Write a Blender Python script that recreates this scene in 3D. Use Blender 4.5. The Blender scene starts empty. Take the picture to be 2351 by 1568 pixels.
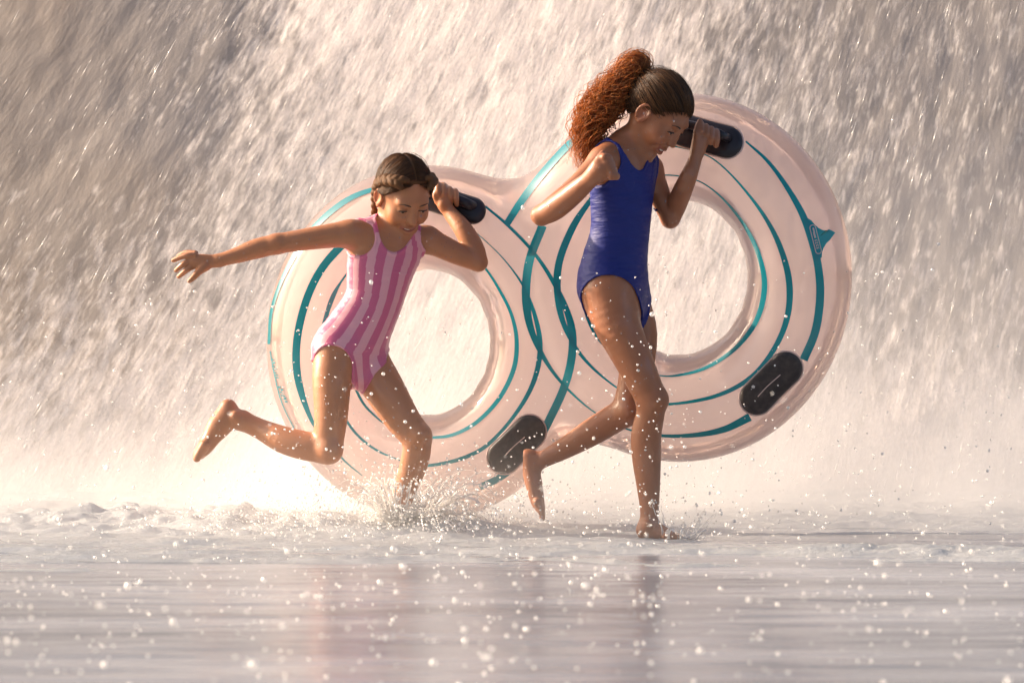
import bpy, math, random
import numpy as np
from mathutils import Vector

random.seed(7)
rng = np.random.default_rng(7)
scene = bpy.context.scene
COL = scene.collection

# ------------------------------------------------------------------ camera, light, exposure
CAM_D = 10.6          # metres from the lens to the runners
CAM_H = 0.5434
cam_data = bpy.data.cameras.new("camera")
cam_data.sensor_width = 36.0
cam_data.lens = 36.0 * CAM_D / 2.8325
cam_data.clip_start = 0.1
cam_data.clip_end = 400.0
cam_data.dof.use_dof = True
cam_data.dof.focus_distance = CAM_D + 0.02
cam_data.dof.aperture_fstop = 6.0
cam = bpy.data.objects.new("camera", cam_data)
COL.objects.link(cam)
cam.location = (0.0, -CAM_D, CAM_H)
cam.rotation_euler = (math.radians(90), 0, 0)
scene.camera = cam

SUN_EL, SUN_BACK = 24.0, 16.0   # elevation; degrees behind the runners, on the left
world = bpy.data.worlds.new("World")
scene.world = world
world.use_nodes = True
wn = world.node_tree
bg = wn.nodes["Background"]
sky = wn.nodes.new("ShaderNodeTexSky")
sky.sky_type = 'NISHITA'
sky.sun_disc = False
sky.sun_elevation = math.radians(SUN_EL)
sky.sun_rotation = math.radians(-(90 - SUN_BACK))
sky.air_density = 0.8
sky.dust_density = 5.0
sky.ozone_density = 0.0
wn.links.new(sky.outputs[0], bg.inputs[0])
bg.inputs[1].default_value = 0.13

sun_d = bpy.data.lights.new("sun", 'SUN')
sun_d.energy = 5.0
sun_d.angle = math.radians(0.6)
sun_d.color = (1.0, 0.79, 0.60)
sun = bpy.data.objects.new("sun", sun_d)
COL.objects.link(sun)
el, bk = math.radians(SUN_EL), math.radians(SUN_BACK)
to_sun = Vector((-math.cos(el) * math.cos(bk), math.cos(el) * math.sin(bk), math.sin(el)))
sun.rotation_euler = to_sun.to_track_quat('Z', 'Y').to_euler()
sun.location = to_sun * 20

scene.view_settings.view_transform = 'Standard'
scene.view_settings.look = 'None'
scene.view_settings.exposure = 0.82
scene.view_settings.gamma = 1.0
scene.view_settings.use_curve_mapping = False
scene.cycles.use_denoising = True
scene.cycles.max_bounces = 8
scene.cycles.volume_bounces = 3
scene.cycles.transparent_max_bounces = 12

# ------------------------------------------------------------------ helpers
def P(px, py, Y):
    """Metres in the plane at depth Y for a layout sketch of 830 units to the metre."""
    s = (CAM_D + Y) / CAM_D / 830.0
    return np.array([(px - 1175.5) * s, Y, CAM_H + (784.0 - py) * s])

def nrm(v):
    v = np.asarray(v, float)
    return v / np.linalg.norm(v)

def link(o, parent=None):
    COL.objects.link(o)
    if parent is not None:
        o.parent = parent
    return o

def empty(name, label, cat, group=None, loc=(0, 0, 0)):
    o = bpy.data.objects.new(name, None)
    o.location = loc
    o.empty_display_size = 0.1
    COL.objects.link(o)
    o["label"] = label
    o["category"] = cat
    if group:
        o["group"] = group
    return o

def mesh_np(name, V, F, mat=None, parent=None, smooth=True, attrs=None):
    V = np.ascontiguousarray(V, np.float32).reshape(-1, 3)
    me = bpy.data.meshes.new(name)
    Fs = F if isinstance(F, list) else [F]
    Fs = [np.asarray(f, np.int32) for f in Fs if len(f)]
    me.vertices.add(len(V))
    q = parent
    while q is not None:
        V = V - np.array(q.location, np.float32)
        q = q.parent
    me.vertices.foreach_set("co", V.ravel())
    nl = sum(f.size for f in Fs)
    nf = sum(len(f) for f in Fs)
    me.loops.add(nl)
    me.polygons.add(nf)
    me.loops.foreach_set("vertex_index", np.concatenate([f.ravel() for f in Fs]))
    st = []
    c = 0
    for f in Fs:
        st.append(c + np.arange(len(f)) * f.shape[1])
        c += f.size
    me.polygons.foreach_set("loop_start", np.concatenate(st).astype(np.int32))
    me.update(calc_edges=True)
    me.validate()
    me.polygons.foreach_set("use_smooth", np.full(len(me.polygons), smooth))
    for k, a in (attrs or {}).items():
        a = np.asarray(a, np.float32)
        if a.ndim == 1:
            at = me.attributes.new(k, 'FLOAT', 'POINT')
            at.data.foreach_set("value", a)
        else:
            at = me.attributes.new(k, 'FLOAT_COLOR', 'POINT')
            if a.shape[1] == 3:
                a = np.concatenate([a, np.ones((len(a), 1), np.float32)], 1)
            at.data.foreach_set("color", a.ravel())
    if mat:
        me.materials.append(mat)
    o = bpy.data.objects.new(name, me)
    return link(o, parent)

def grid_faces(n, m, wrap_m=False):
    i = np.arange(n - 1)[:, None]
    j = np.arange(m if wrap_m else m - 1)[None, :]
    j2 = (j + 1) % m
    a = i * m + j
    b = i * m + j2
    c = (i + 1) * m + j2
    d = (i + 1) * m + j
    return np.stack([a, b, c, d], -1).reshape(-1, 4)

def catmull(pts, n):
    pts = np.asarray(pts, float)
    if len(pts) == 2:
        t = np.linspace(0, 1, n)[:, None]
        return pts[0] * (1 - t) + pts[1] * t
    p = np.vstack([2 * pts[0] - pts[1], pts, 2 * pts[-1] - pts[-2]])
    u = np.linspace(0, len(pts) - 1 - 1e-9, n)
    i = u.astype(int)
    t = (u - i)[:, None]
    p0, p1, p2, p3 = p[i], p[i + 1], p[i + 2], p[i + 3]
    return 0.5 * (2 * p1 + (p2 - p0) * t + (2 * p0 - 5 * p1 + 4 * p2 - p3) * t**2 + (3 * p1 - p0 - 3 * p2 + p3) * t**3)

def tube_mesh(pts, rad, sides=8, caps=True):
    pts = np.asarray(pts, float)
    n = len(pts)
    rad = np.broadcast_to(np.asarray(rad, float), (n,))
    T = np.gradient(pts, axis=0)
    T /= np.linalg.norm(T, axis=1)[:, None] + 1e-12
    ref = np.array([0.13, 0.97, 0.2]) if abs(T[0] @ np.array([0.13, 0.97, 0.2])) < 0.8 else np.array([1.0, 0, 0])
    N = ref - T * (T @ ref)[:, None]
    N /= np.linalg.norm(N, axis=1)[:, None] + 1e-12
    B = np.cross(T, N)
    a = np.linspace(0, 2 * np.pi, sides, endpoint=False)
    V = pts[:, None] + rad[:, None, None] * (np.cos(a)[None, :, None] * N[:, None] + np.sin(a)[None, :, None] * B[:, None])
    F = grid_faces(n, sides, True)
    V = V.reshape(-1, 3)
    Fs = [F]
    if caps:
        c0, c1 = len(V), len(V) + 1
        V = np.vstack([V, pts[0] - T[0] * rad[0] * .5, pts[-1] + T[-1] * rad[-1] * .5])
        k = np.arange(sides)
        t0 = np.stack([np.full(sides, c0), (k + 1) % sides, k], 1)
        b = (n - 1) * sides
        t1 = np.stack([np.full(sides, c1), b + k, b + (k + 1) % sides], 1)
        Fs.append(np.vstack([t0, t1]))
    return V, Fs

def join(parts):
    Vs, q, t, off = [], [], [], 0
    for V, Fs in parts:
        for f in (Fs if isinstance(Fs, list) else [Fs]):
            (q if f.shape[1] == 4 else t).append(np.asarray(f) + off)
        Vs.append(V)
        off += len(V)
    F = []
    if q: F.append(np.vstack(q))
    if t: F.append(np.vstack(t))
    return np.vstack(Vs), F

_perm = rng.permutation(512)
_grad = rng.normal(size=(512, 3)); _grad /= np.linalg.norm(_grad, axis=1)[:, None]
def perlin(x, y, z=0.0):
    x, y, z = np.broadcast_arrays(np.asarray(x, float), y, z)
    xi, yi, zi = np.floor(x).astype(int), np.floor(y).astype(int), np.floor(z).astype(int)
    fx, fy, fz = x - xi, y - yi, z - zi
    u, v, w = [f * f * f * (f * (f * 6 - 15) + 10) for f in (fx, fy, fz)]
    def g(i, j, k):
        h = _perm[(_perm[(_perm[(xi + i) % 512] + yi + j) % 512] + zi + k) % 512]
        G = _grad[h]
        return G[..., 0] * (fx - i) + G[..., 1] * (fy - j) + G[..., 2] * (fz - k)
    def lp(a, b, t): return a + (b - a) * t
    return lp(lp(lp(g(0,0,0), g(1,0,0), u), lp(g(0,1,0), g(1,1,0), u), v),
              lp(lp(g(0,0,1), g(1,0,1), u), lp(g(0,1,1), g(1,1,1), u), v), w)
def fbm(x, y, z=0.0, o=4):
    r, a, f = 0, 1.0, 1.0
    for k in range(o):
        r = r + a * perlin(x * f + 7.3 * k, y * f + 3.1 * k, np.asarray(z) * f + k)
        a *= .5; f *= 2.03
    return r

# ---- node materials
class NT:
    def __init__(s, name):
        s.m = bpy.data.materials.new(name)
        s.m.use_nodes = True
        s.t = s.m.node_tree
        s.t.nodes.clear()
        s.out = s.n("ShaderNodeOutputMaterial")
    def n(s, typ, **kw):
        nd = s.t.nodes.new(typ)
        for k, v in kw.items():
            if k.startswith("i_"):
                key = k[2:]
                key = int(key) if key.isdigit() else key.replace("_", " ")
                s.set(nd, key, v)
            else:
                setattr(nd, k, v)
        return nd
    def set(s, nd, key, v):
        inp = nd.inputs[key]
        if isinstance(v, bpy.types.NodeSocket):
            s.t.links.new(v, inp)
        else:
            if hasattr(inp, "default_value"):
                try:
                    if len(inp.default_value) == 4 and len(v) == 3: v = (*v, 1)
                except TypeError: pass
                inp.default_value = v
    def math(s, op, a, b=0.0, c=0.0, clamp=False):
        nd = s.n("ShaderNodeMath", operation=op, use_clamp=clamp)
        s.set(nd, 0, a); s.set(nd, 1, b)
        if op in ('MULTIPLY_ADD', 'SMOOTH_MIN'): s.set(nd, 2, c)
        return nd.outputs[0]
    def ramp(s, fac, stops, interp='LINEAR'):
        nd = s.n("ShaderNodeValToRGB")
        nd.color_ramp.interpolation = interp
        e = nd.color_ramp.elements
        while len(e) < len(stops): e.new(0.5)
        for k, (p, c) in enumerate(stops):
            e[k].position = p
            e[k].color = (*c, 1) if hasattr(c, "__len__") else (c, c, c, 1)
        s.set(nd, 0, fac)
        return nd.outputs[0]
    def mix(s, fac, a, b, typ='MIX'):
        nd = s.n("ShaderNodeMix", data_type='RGBA', blend_type=typ)
        s.set(nd, 0, fac); s.set(nd, 6, a); s.set(nd, 7, b)
        return nd.outputs[2]
    def noise(s, vec, scale, detail=3, rough=.5, dim='3D'):
        nd = s.n("ShaderNodeTexNoise", noise_dimensions=dim)
        if vec is not None: s.set(nd, "Vector", vec)
        s.set(nd, "Scale", scale); s.set(nd, "Detail", detail); s.set(nd, "Roughness", rough)
        return nd.outputs[0]
    def coord(s): return s.n("ShaderNodeTexCoord").outputs["Object"]
    def mapping(s, vec, scale=(1, 1, 1), rot=(0, 0, 0)):
        nd = s.n("ShaderNodeMapping")
        s.set(nd, 0, vec); nd.inputs[2].default_value = rot; nd.inputs[3].default_value = scale
        return nd.outputs[0]
    def attr(s, name): return s.n("ShaderNodeAttribute", attribute_name=name)
    def bump(s, h, strength=.3, dist=.01):
        nd = s.n("ShaderNodeBump"); s.set(nd, "Height", h)
        nd.inputs["Strength"].default_value = strength; nd.inputs["Distance"].default_value = dist
        return nd.outputs[0]
    def pbsdf(s, **kw):
        nd = s.n("ShaderNodeBsdfPrincipled")
        for k, v in kw.items(): s.set(nd, k.replace("_", " "), v)
        return nd.outputs[0]
    def mixsh(s, fac, a, b):
        nd = s.n("ShaderNodeMixShader"); s.set(nd, 0, fac); s.set(nd, 1, a); s.set(nd, 2, b)
        return nd.outputs[0]
    def diffuse(s, c, normal=None):
        nd = s.n("ShaderNodeBsdfDiffuse"); s.set(nd, 0, c)
        if normal is not None: s.set(nd, "Normal", normal)
        return nd.outputs[0]
    def transl(s, c, normal=None):
        nd = s.n("ShaderNodeBsdfTranslucent"); s.set(nd, 0, c)
        if normal is not None: s.set(nd, "Normal", normal)
        return nd.outputs[0]
    def transp(s, c=(1, 1, 1)):
        nd = s.n("ShaderNodeBsdfTransparent"); s.set(nd, 0, c); return nd.outputs[0]
    def gloss(s, c, r, normal=None):
        nd = s.n("ShaderNodeBsdfGlossy"); s.set(nd, 0, c); s.set(nd, "Roughness", r)
        if normal is not None: s.set(nd, "Normal", normal)
        return nd.outputs[0]
    def fresnel(s, ior, normal=None):
        nd = s.n("ShaderNodeFresnel"); s.set(nd, 0, ior)
        if normal is not None: s.set(nd, "Normal", normal)
        return nd.outputs[0]
    def done(s, sh, vol=None):
        if sh is not None: s.t.links.new(sh, s.out.inputs[0])
        if vol is not None: s.t.links.new(vol, s.out.inputs[1])
        return s.m

# ---- signed-distance solids -> one continuous mesh (surface nets)
BIG = 9.0
def axis_steps(lo, hi, h, fine=()):
    x, out = lo, [lo]
    while x < hi:
        st = h
        for a, b, hf in fine:
            if a <= x <= b: st = min(st, hf)
            elif x < a and x + st > a: st = max(hf, min(st, a - x))
        x += st
        out.append(x)
    return np.array(out, np.float32)

class Grid:
    def __init__(s, xs, ys, zs):
        s.ax = (xs, ys, zs)
        s.f = np.full((len(xs), len(ys), len(zs)), BIG, np.float32)
    def like(s):
        g = Grid.__new__(Grid); g.ax = s.ax; g.f = np.full_like(s.f, BIG); return g
    def copy(s):
        g = Grid.__new__(Grid); g.ax = s.ax; g.f = s.f.copy(); return g
    def box(s, lo, hi, pad):
        sl = []
        for a, l, h in zip(s.ax, lo, hi):
            i = max(0, np.searchsorted(a, l - pad) - 1)
            j = min(len(a), np.searchsorted(a, h + pad) + 1)
            sl.append(slice(i, max(i, j)))
        return tuple(sl)
    def pts(s, sl):
        return (s.ax[0][sl[0]][:, None, None], s.ax[1][sl[1]][None, :, None], s.ax[2][sl[2]][None, None, :])
    def add(s, prim, k=0.01):
        fn, lo, hi = prim
        sl = s.box(lo, hi, 1.5 * k + .012)
        if any(q.stop <= q.start for q in sl): return
        d = fn(*s.pts(sl)).astype(np.float32)
        a = s.f[sl]
        if k > 0:
            h = np.maximum(k - np.abs(a - d), 0) / k
            s.f[sl] = np.minimum(a, d) - h * h * k * .25
        else:
            s.f[sl] = np.minimum(a, d)
    def cut(s, prim, k=0.004):
        fn, lo, hi = prim
        sl = s.box(lo, hi, 1.5 * k + .012)
        if any(q.stop <= q.start for q in sl): return
        d = -fn(*s.pts(sl)).astype(np.float32)
        a = s.f[sl]
        h = np.maximum(k - np.abs(a - d), 0) / k if k > 0 else 0
        s.f[sl] = np.maximum(a, d) + h * h * k * .25
    def merge(s, g, k=.004):
        h = np.maximum(k - np.abs(s.f - g.f), 0) / k
        s.f = np.minimum(s.f, g.f) - h * h * k * .25
    def mesh(s, smooth=2):
        f = s.f
        neg = f < 0
        cnt = np.zeros(tuple(n - 1 for n in f.shape), np.int8)
        for i in (0, 1):
            for j in (0, 1):
                for k in (0, 1):
                    cnt += neg[i:f.shape[0]-1+i, j:f.shape[1]-1+j, k:f.shape[2]-1+k]
        act = (cnt > 0) & (cnt < 8)
        I = np.argwhere(act)
        ids = np.full(act.shape, -1, np.int32)
        ids[act] = np.arange(len(I))
        cx = s.ax
        val = {}
        pos = {}
        for c in [(i, j, k) for i in (0, 1) for j in (0, 1) for k in (0, 1)]:
            J = I + np.array(c)
            val[c] = f[J[:, 0], J[:, 1], J[:, 2]]
            pos[c] = np.stack([cx[d][J[:, d]] for d in range(3)], 1)
        acc = np.zeros((len(I), 3)); n = np.zeros(len(I))
        for c in val:
            for d in range(3):
                if c[d] == 0:
                    e = list(c); e[d] = 1; e = tuple(e)
                    a, b = val[c], val[e]
                    m = (a < 0) != (b < 0)
                    t = np.where(m, a / np.where(a - b == 0, 1, a - b), 0)
                    acc += np.where(m[:, None], pos[c] + (pos[e] - pos[c]) * t[:, None], 0)
                    n += m
        V = acc / np.maximum(n, 1)[:, None]
        Q = []
        for d in range(3):
            s0 = [slice(None)] * 3; s1 = [slice(None)] * 3
            s0[d] = slice(0, -1); s1[d] = slice(1, None)
            A, B = neg[tuple(s0)], neg[tuple(s1)]
            E = np.argwhere(A != B)
            o = [q for q in range(3) if q != d]
            ok = np.all([(E[:, q] > 0) & (E[:, q] < f.shape[q] - 1) for q in o], axis=0)
            E = E[ok]
            fl = A[E[:, 0], E[:, 1], E[:, 2]]
            def cell(du, dv):
                C = E.copy(); C[:, o[0]] += du; C[:, o[1]] += dv
                return ids[C[:, 0], C[:, 1], C[:, 2]]
            q = np.stack([cell(-1, -1), cell(0, -1), cell(0, 0), cell(-1, 0)], 1)
            flip = ~fl if d != 1 else fl
            q[flip] = q[flip][:, ::-1]
            Q.append(q)
        Q = np.vstack(Q)
        if smooth:
            e = np.concatenate([Q[:, [0, 1]], Q[:, [1, 2]], Q[:, [2, 3]], Q[:, [3, 0]]])
            deg = np.bincount(e.ravel(), minlength=len(V))[:, None]
            for it in range(smooth):
                for lam in (.5, -.52):
                    S = np.stack([np.bincount(e[:, 0], V[e[:, 1], d], len(V)) + np.bincount(e[:, 1], V[e[:, 0], d], len(V)) for d in range(3)], 1)
                    V = V + lam * (S / np.maximum(deg, 1) - V)
        return V, Q

def chain(pts, rad, n=None, flat=None):
    """tapered limb through points; flat=(axis, factor): thinner along axis"""
    pts = np.asarray(pts, float); rad = np.asarray(rad, float)
    if n is None: n = 1 + 4 * (len(pts) - 1) if len(pts) > 2 else 2
    q = catmull(np.hstack([pts, rad[:, None]]), n)
    C, R = q[:, :3], q[:, 3]
    m = R.max() * 1.3
    def fn(X, Y, Z):
        out = None
        for a, b, ra, rb in zip(C[:-1], C[1:], R[:-1], R[1:]):
            ab = b - a
            L = ab @ ab + 1e-12
            dx, dy, dz = X - a[0], Y - a[1], Z - a[2]
            t = np.clip((dx * ab[0] + dy * ab[1] + dz * ab[2]) / L, 0, 1)
            ex, ey, ez = dx - t * ab[0], dy - t * ab[1], dz - t * ab[2]
            d2 = ex * ex + ey * ey + ez * ez
            if flat is not None:
                ax, fac = flat
                lat = ex * ax[0] + ey * ax[1] + ez * ax[2]
                d2 = d2 + lat * lat * (1 / fac**2 - 1)
            d = np.sqrt(d2) - (ra + (rb - ra) * t)
            out = d if out is None else np.minimum(out, d)
        return out
    return fn, C.min(0) - m, C.max(0) + m

def ball(c, r):
    c = np.asarray(c, float)
    return (lambda X, Y, Z: np.sqrt((X - c[0])**2 + (Y - c[1])**2 + (Z - c[2])**2) - r), c - r, c + r

def ell(c, r, R):
    """ellipsoid: radii r along the rows of R"""
    c = np.asarray(c, float); r = np.asarray(r, float); R = np.asarray(R, float)
    def fn(X, Y, Z):
        dx, dy, dz = X - c[0], Y - c[1], Z - c[2]
        q = [dx * R[i, 0] + dy * R[i, 1] + dz * R[i, 2] for i in range(3)]
        k0 = np.sqrt(sum((q[i] / r[i])**2 for i in range(3)))
        k1 = np.sqrt(sum((q[i] / r[i]**2)**2 for i in range(3)))
        return k0 * (k0 - 1) / np.maximum(k1, 1e-6)
    m = r.max()
    return fn, c - m, c + m

class Loft:
    """elliptic sections along a spine: rows (centre, half width along w, half depth)"""
    def __init__(s, rows, w, n=18):
        a = np.array([[*c, p, q] for c, p, q in rows])
        s.q = catmull(a, n)
        s.w = nrm(w)
    def frame(s, a, b):
        t = nrm(b - a)
        w = nrm(s.w - t * (s.w @ t))
        return t, w, np.cross(w, t)
    def prim(s, grow=0.0):
        q = s.q
        def fn(X, Y, Z):
            out = None
            for i in range(len(q) - 1):
                a, b = q[i, :3], q[i + 1, :3]
                t_, w, fw = s.frame(a, b)
                ab = b - a; L = ab @ ab
                dx, dy, dz = X - a[0], Y - a[1], Z - a[2]
                t = np.clip((dx * ab[0] + dy * ab[1] + dz * ab[2]) / L, 0, 1)
                ex, ey, ez = dx - t * ab[0], dy - t * ab[1], dz - t * ab[2]
                A = q[i, 3] + (q[i + 1, 3] - q[i, 3]) * t + grow
                B = q[i, 4] + (q[i + 1, 4] - q[i, 4]) * t + grow
                l = ex * w[0] + ey * w[1] + ez * w[2]
                g = ex * fw[0] + ey * fw[1] + ez * fw[2]
                h = ex * t_[0] + ey * t_[1] + ez * t_[2]
                k0 = np.sqrt((l / A)**2 + (g / B)**2 + (h / B)**2)
                k1 = np.sqrt((l / A**2)**2 + (g / B**2)**2 + (h / B**2)**2)
                d = k0 * (k0 - 1) / np.maximum(k1, 1e-6)
                d = np.where(k1 < 1e-5, -np.minimum(A, B), d)
                out = d if out is None else np.minimum(out, d)
            return out
        m = s.q[:, 3:].max() + grow + .01
        return fn, s.q[:, :3].min(0) - m, s.q[:, :3].max(0) + m
    def angle(s, V):
        q = s.q
        best = np.full(len(V), 1e9); ang = np.zeros(len(V)); hh = np.zeros(len(V))
        for i in range(len(q) - 1):
            a, b = q[i, :3], q[i + 1, :3]
            t_, w, fw = s.frame(a, b)
            ab = b - a
            t = np.clip((V - a) @ ab / (ab @ ab), 0, 1)
            e = V - a - t[:, None] * ab
            d = np.linalg.norm(e, axis=1)
            m = d < best
            A = q[i, 3]; B = q[i, 4]
            an = np.arctan2((e @ w) / A, -(e @ fw) / B) if s.flip else np.arctan2((e @ w) / A, (e @ fw) / B)
            ang = np.where(m, an, ang); hh = np.where(m, i + t, hh); best = np.minimum(best, d)
        return ang, hh
    flip = False

# ------------------------------------------------------------------ water, waterfall, rock
XA, ZA = 3.83, 10.3     # the falling water fans out from up here, right of the runners
def flow(x, z):
    dx, dz = x - XA, ZA - z
    return np.arctan2(dx, dz) * 9.8, np.sqrt(dx * dx + dz * dz)

def flow_nodes(m):
    sep = m.n("ShaderNodeSeparateXYZ"); m.set(sep, 0, m.coord())
    dx = m.math('SUBTRACT', sep.outputs[0], XA)
    dz = m.math('SUBTRACT', ZA, sep.outputs[2])
    phi = m.math('MULTIPLY', m.math('ARCTAN2', dx, dz), 9.8)
    rho = m.math('SQRT', m.math('ADD', m.math('MULTIPLY', dx, dx), m.math('MULTIPLY', dz, dz)))
    def vec(a, b, c=0.0):
        cmb = m.n("ShaderNodeCombineXYZ")
        m.set(cmb, 0, m.math('MULTIPLY', phi, a)); m.set(cmb, 1, m.math('MULTIPLY', rho, b)); m.set(cmb, 2, c)
        return cmb.outputs[0]
    return vec

def water_curtain_mat(name, seed, cover, floor):
    m = NT(name)
    vec = flow_nodes(m)
    n1 = m.noise(vec(27, 8.0, seed), 1.0, 3, .55)
    n2 = m.noise(vec(70, 15, seed + 5), 1.0, 3, .6)
    n3 = m.noise(vec(190, 22, seed + 9), 1.0, 2, .5)
    n0 = m.noise(vec(6.5, 3.2, seed + 14), 1.0, 2, .5)
    den = m.attr("thick").outputs["Fac"]
    s = m.math('ADD', m.math('MULTIPLY', n1, 1.3), m.math('MULTIPLY', n2, 1.0))
    s = m.math('ADD', s, m.math('MULTIPLY', n3, 0.30))            # mean about 1.30
    s = m.math('ADD', s, m.math('MULTIPLY', m.math('SUBTRACT', n0, .5), .40))
    s = m.math('ADD', m.math('SUBTRACT', s, 1.30), m.math('SUBTRACT', den, cover))
    a = m.math('MULTIPLY', m.math('ADD', s, 0.40), 1.5, clamp=True)
    a = m.math('MULTIPLY', m.math('MAXIMUM', a, floor), 1.0)
    col = m.mix(n2, (0.84, 0.78, 0.76), (0.90, 0.85, 0.835))
    bmp = m.bump(n2, .3, .02)
    sh = m.mixsh(.62, m.diffuse(col, bmp), m.transl(col, bmp))
    sh = m.mixsh(a, m.transp(), sh)
    return m.done(sh)

def curtain(name, Y, seed, mat, nx, nz, x1=4.4, z1=3.5, amp=1.0):
    xs = np.linspace(-x1, x1, nx); zs = np.linspace(-.06, z1, nz)
    Z, X = np.meshgrid(zs, xs, indexing='ij')
    p, r = flow(X, Z)
    d = .028 * fbm(p * 2.0, r * 1.0, seed, 2) + .014 * fbm(p * 13, r * 5, seed + 3, 3)
    yy = Y + amp * d + .05 * X + .012 * X * X - .22 * np.exp(-Z / .35)
    den = .50 + .22 * np.exp(-((X + .20 + .2 * (1 - Z)) / .60)**2) + .22 * np.exp(-((X + .62) / .30)**2 - ((Z - 1.85) / .35)**2) + .10 * np.exp(-((X - .55) / .8)**2) + .16 * np.exp(-((X - .62) / .40)**2 - ((Z - .75) / .45)**2)
    den += .45 * np.exp(-Z / .28) + .10 * fbm(X * .8, Z * .7, seed + 8, 2)
    den -= .18 * np.exp(-((X + 1.9) / .55)**2 - ((Z - 1.7) / .6)**2)
    den -= .27 / (1 + np.exp((X + 1.0 + .25 * (1.6 - Z)) / .13)) * np.clip(Z / 1.2, 0, 1)
    den -= .22 / (1 + np.exp(-(X - .80 - .25 * (1 - Z)) / .22)) * np.clip((Z - .1) / .8, 0, 1)
    den -= .07 * np.clip((Z - .2) / .6, 0, 1)
    V = np.stack([X, yy, Z], -1).reshape(-1, 3)
    o = mesh_np(name, V, grid_faces(nz, nx)[:, ::-1], mat, attrs={"thick": den.ravel()})
    return o

c1 = curtain("waterfall", 3.55, 1.0, water_curtain_mat("falling_water", 0.0, .50, .30), 420, 190)
c1["kind"] = "structure"
c2 = curtain("waterfall_veil", 2.95, 21.0, water_curtain_mat("falling_water_veil", 31.0, .72, .04), 360, 160, amp=.8)
c2["kind"] = "structure"

# dark wet rock far behind the falling water
m = NT("wet_rock")
co = m.coord()
sepx = m.n('ShaderNodeSeparateXYZ'); m.set(sepx, 0, co)
ochre = m.math('MULTIPLY', m.math('SUBTRACT', m.math('MULTIPLY', m.noise(co, .9, 2), 1.6), m.math('ADD', sepx.outputs[0], 2.2)), .9, clamp=True)
col = m.mix(ochre, m.ramp(m.noise(co, 1.1, 4), [(.3, (.07, .06, .068)), (.7, (.16, .135, .13))]), (.42, .24, .09))
rock_mat = m.done(m.pbsdf(Base_Color=col, Roughness=.55, Normal=m.bump(m.noise(co, 6, 6), .8, .1)))
xs = np.linspace(-9, 9, 150); zs = np.linspace(-.1, 4.0, 50)
Z, X = np.meshgrid(zs, xs, indexing='ij')
Yr = 7.0 + .5 * fbm(X * .8, Z * .9, 4.0, 4) + .25 * Z + .15 * np.abs(fbm(X * 2.1, Z * 2.4, 9.0, 3))
o = mesh_np("cliff", np.stack([X, Yr, Z], -1), grid_faces(50, 150)[:, ::-1], rock_mat)
o["kind"] = "structure"

# the shallow pool, one sheet out to the horizon
m = NT("pool_water")
co = m.coord()
rip = m.noise(m.mapping(co, (1.7, 5.5, 1)), 1.0, 4, .5)
rip2 = m.noise(m.mapping(co, (9, 40, 1)), 1.0, 2, .5)
col = m.mix(m.ramp(m.noise(m.mapping(co, (.9, 2.6, 1)), 1.0, 4), [(.38, 0.0), (.62, 1.0)]), (.13, .15, .185), (.25, .275, .32))
hgt = m.math('ADD', rip, m.math('MULTIPLY', rip2, .10))
water_mat = m.done(m.pbsdf(Base_Color=col, Roughness=.20, IOR=1.33, Specular_IOR_Level=.42, Normal=m.bump(hgt, .45, .014)))
xs = np.concatenate([np.linspace(-120, -3.2, 25), np.linspace(-3, 3, 260), np.linspace(3.2, 120, 25)])
ys = np.concatenate([np.linspace(-60, -8.2, 10), np.linspace(-8, 1.5, 420), np.linspace(1.7, 150, 30)])
Yg, Xg = np.meshgrid(ys, xs, indexing='ij')
near = np.exp(-(np.maximum(np.abs(Xg) - 2.6, 0) / .4)**2) * np.exp(-(np.maximum(np.abs(Yg + 3.2) - 4.6, 0) / .5)**2)
Zg = near * (.0042 * fbm(Xg * 1.3, Yg * 4.6, 2.0, 3) + .0016 * fbm(Xg * 5, Yg * 16, 5.0, 2))
pool = mesh_np("pool_water", np.stack([Xg, Yg, Zg], -1), grid_faces(len(ys), len(xs)), water_mat)
pool["kind"] = "structure"

# churned foam over the shallow water
m = NT("foam")
co = m.coord()
col = m.mix(m.noise(m.mapping(co, (5, 9, 9)), 1.0, 4), (.60, .64, .67), (.86, .86, .86))
bmp = m.bump(m.noise(m.mapping(co, (1, 2, 1)), 75, 5, .65), .7, .010)
foam_mat = m.done(m.mixsh(.42, m.pbsdf(Base_Color=col, Roughness=.22, Specular_IOR_Level=.6, Normal=bmp), m.transl(col, bmp)))
xs = np.linspace(-3.6, 3.6, 620); ys = np.concatenate([np.linspace(-1.75, 1.0, 300), np.linspace(1.02, 3.7, 90)])
Yg, Xg = np.meshgrid(ys, xs, indexing='ij')
edge = -1.05 + .42 * fbm(Xg * 1.1, 0.5, 3.0, 5) - .10 * np.clip(Xg - .3, 0, 2)
cov = (Yg - edge) / 1.5
streak = fbm(Xg * 1.7, Yg * 6.5, 11.0, 5)
mask = np.clip(cov * .6 + 1.0 * streak + .12 * np.exp(-((Xg + .9) / .7)**2) + .55 * np.exp(-((Xg + .38) / .55)**2 - ((Yg + .05) / .50)**2) + .30 * np.exp(-((Yg + .80 - .12 * np.sin(Xg * 1.9)) / .26)**2) - .55 * np.exp(-((Xg - 1.15) / .55)**2 - ((Yg - .05) / .5)**2) + .35 * np.exp(-((Xg - 1.2) / .6)**2 - ((Yg + .85) / .28)**2), 0, 1)
mask = mask * mask * (3 - 2 * mask)
lip = np.exp(-((Yg - edge - .03) / .07)**2) * np.clip(.5 + 1.2 * fbm(Xg * 1.7, 2.2, 6.0, 2), 0, 1)
bil = np.abs(fbm(Xg * 3.0, Yg * 5.0, 15.0, 5)) * 1.25 + .30 * np.abs(fbm(Xg * 12, Yg * 20, 25.0, 4))
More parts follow.
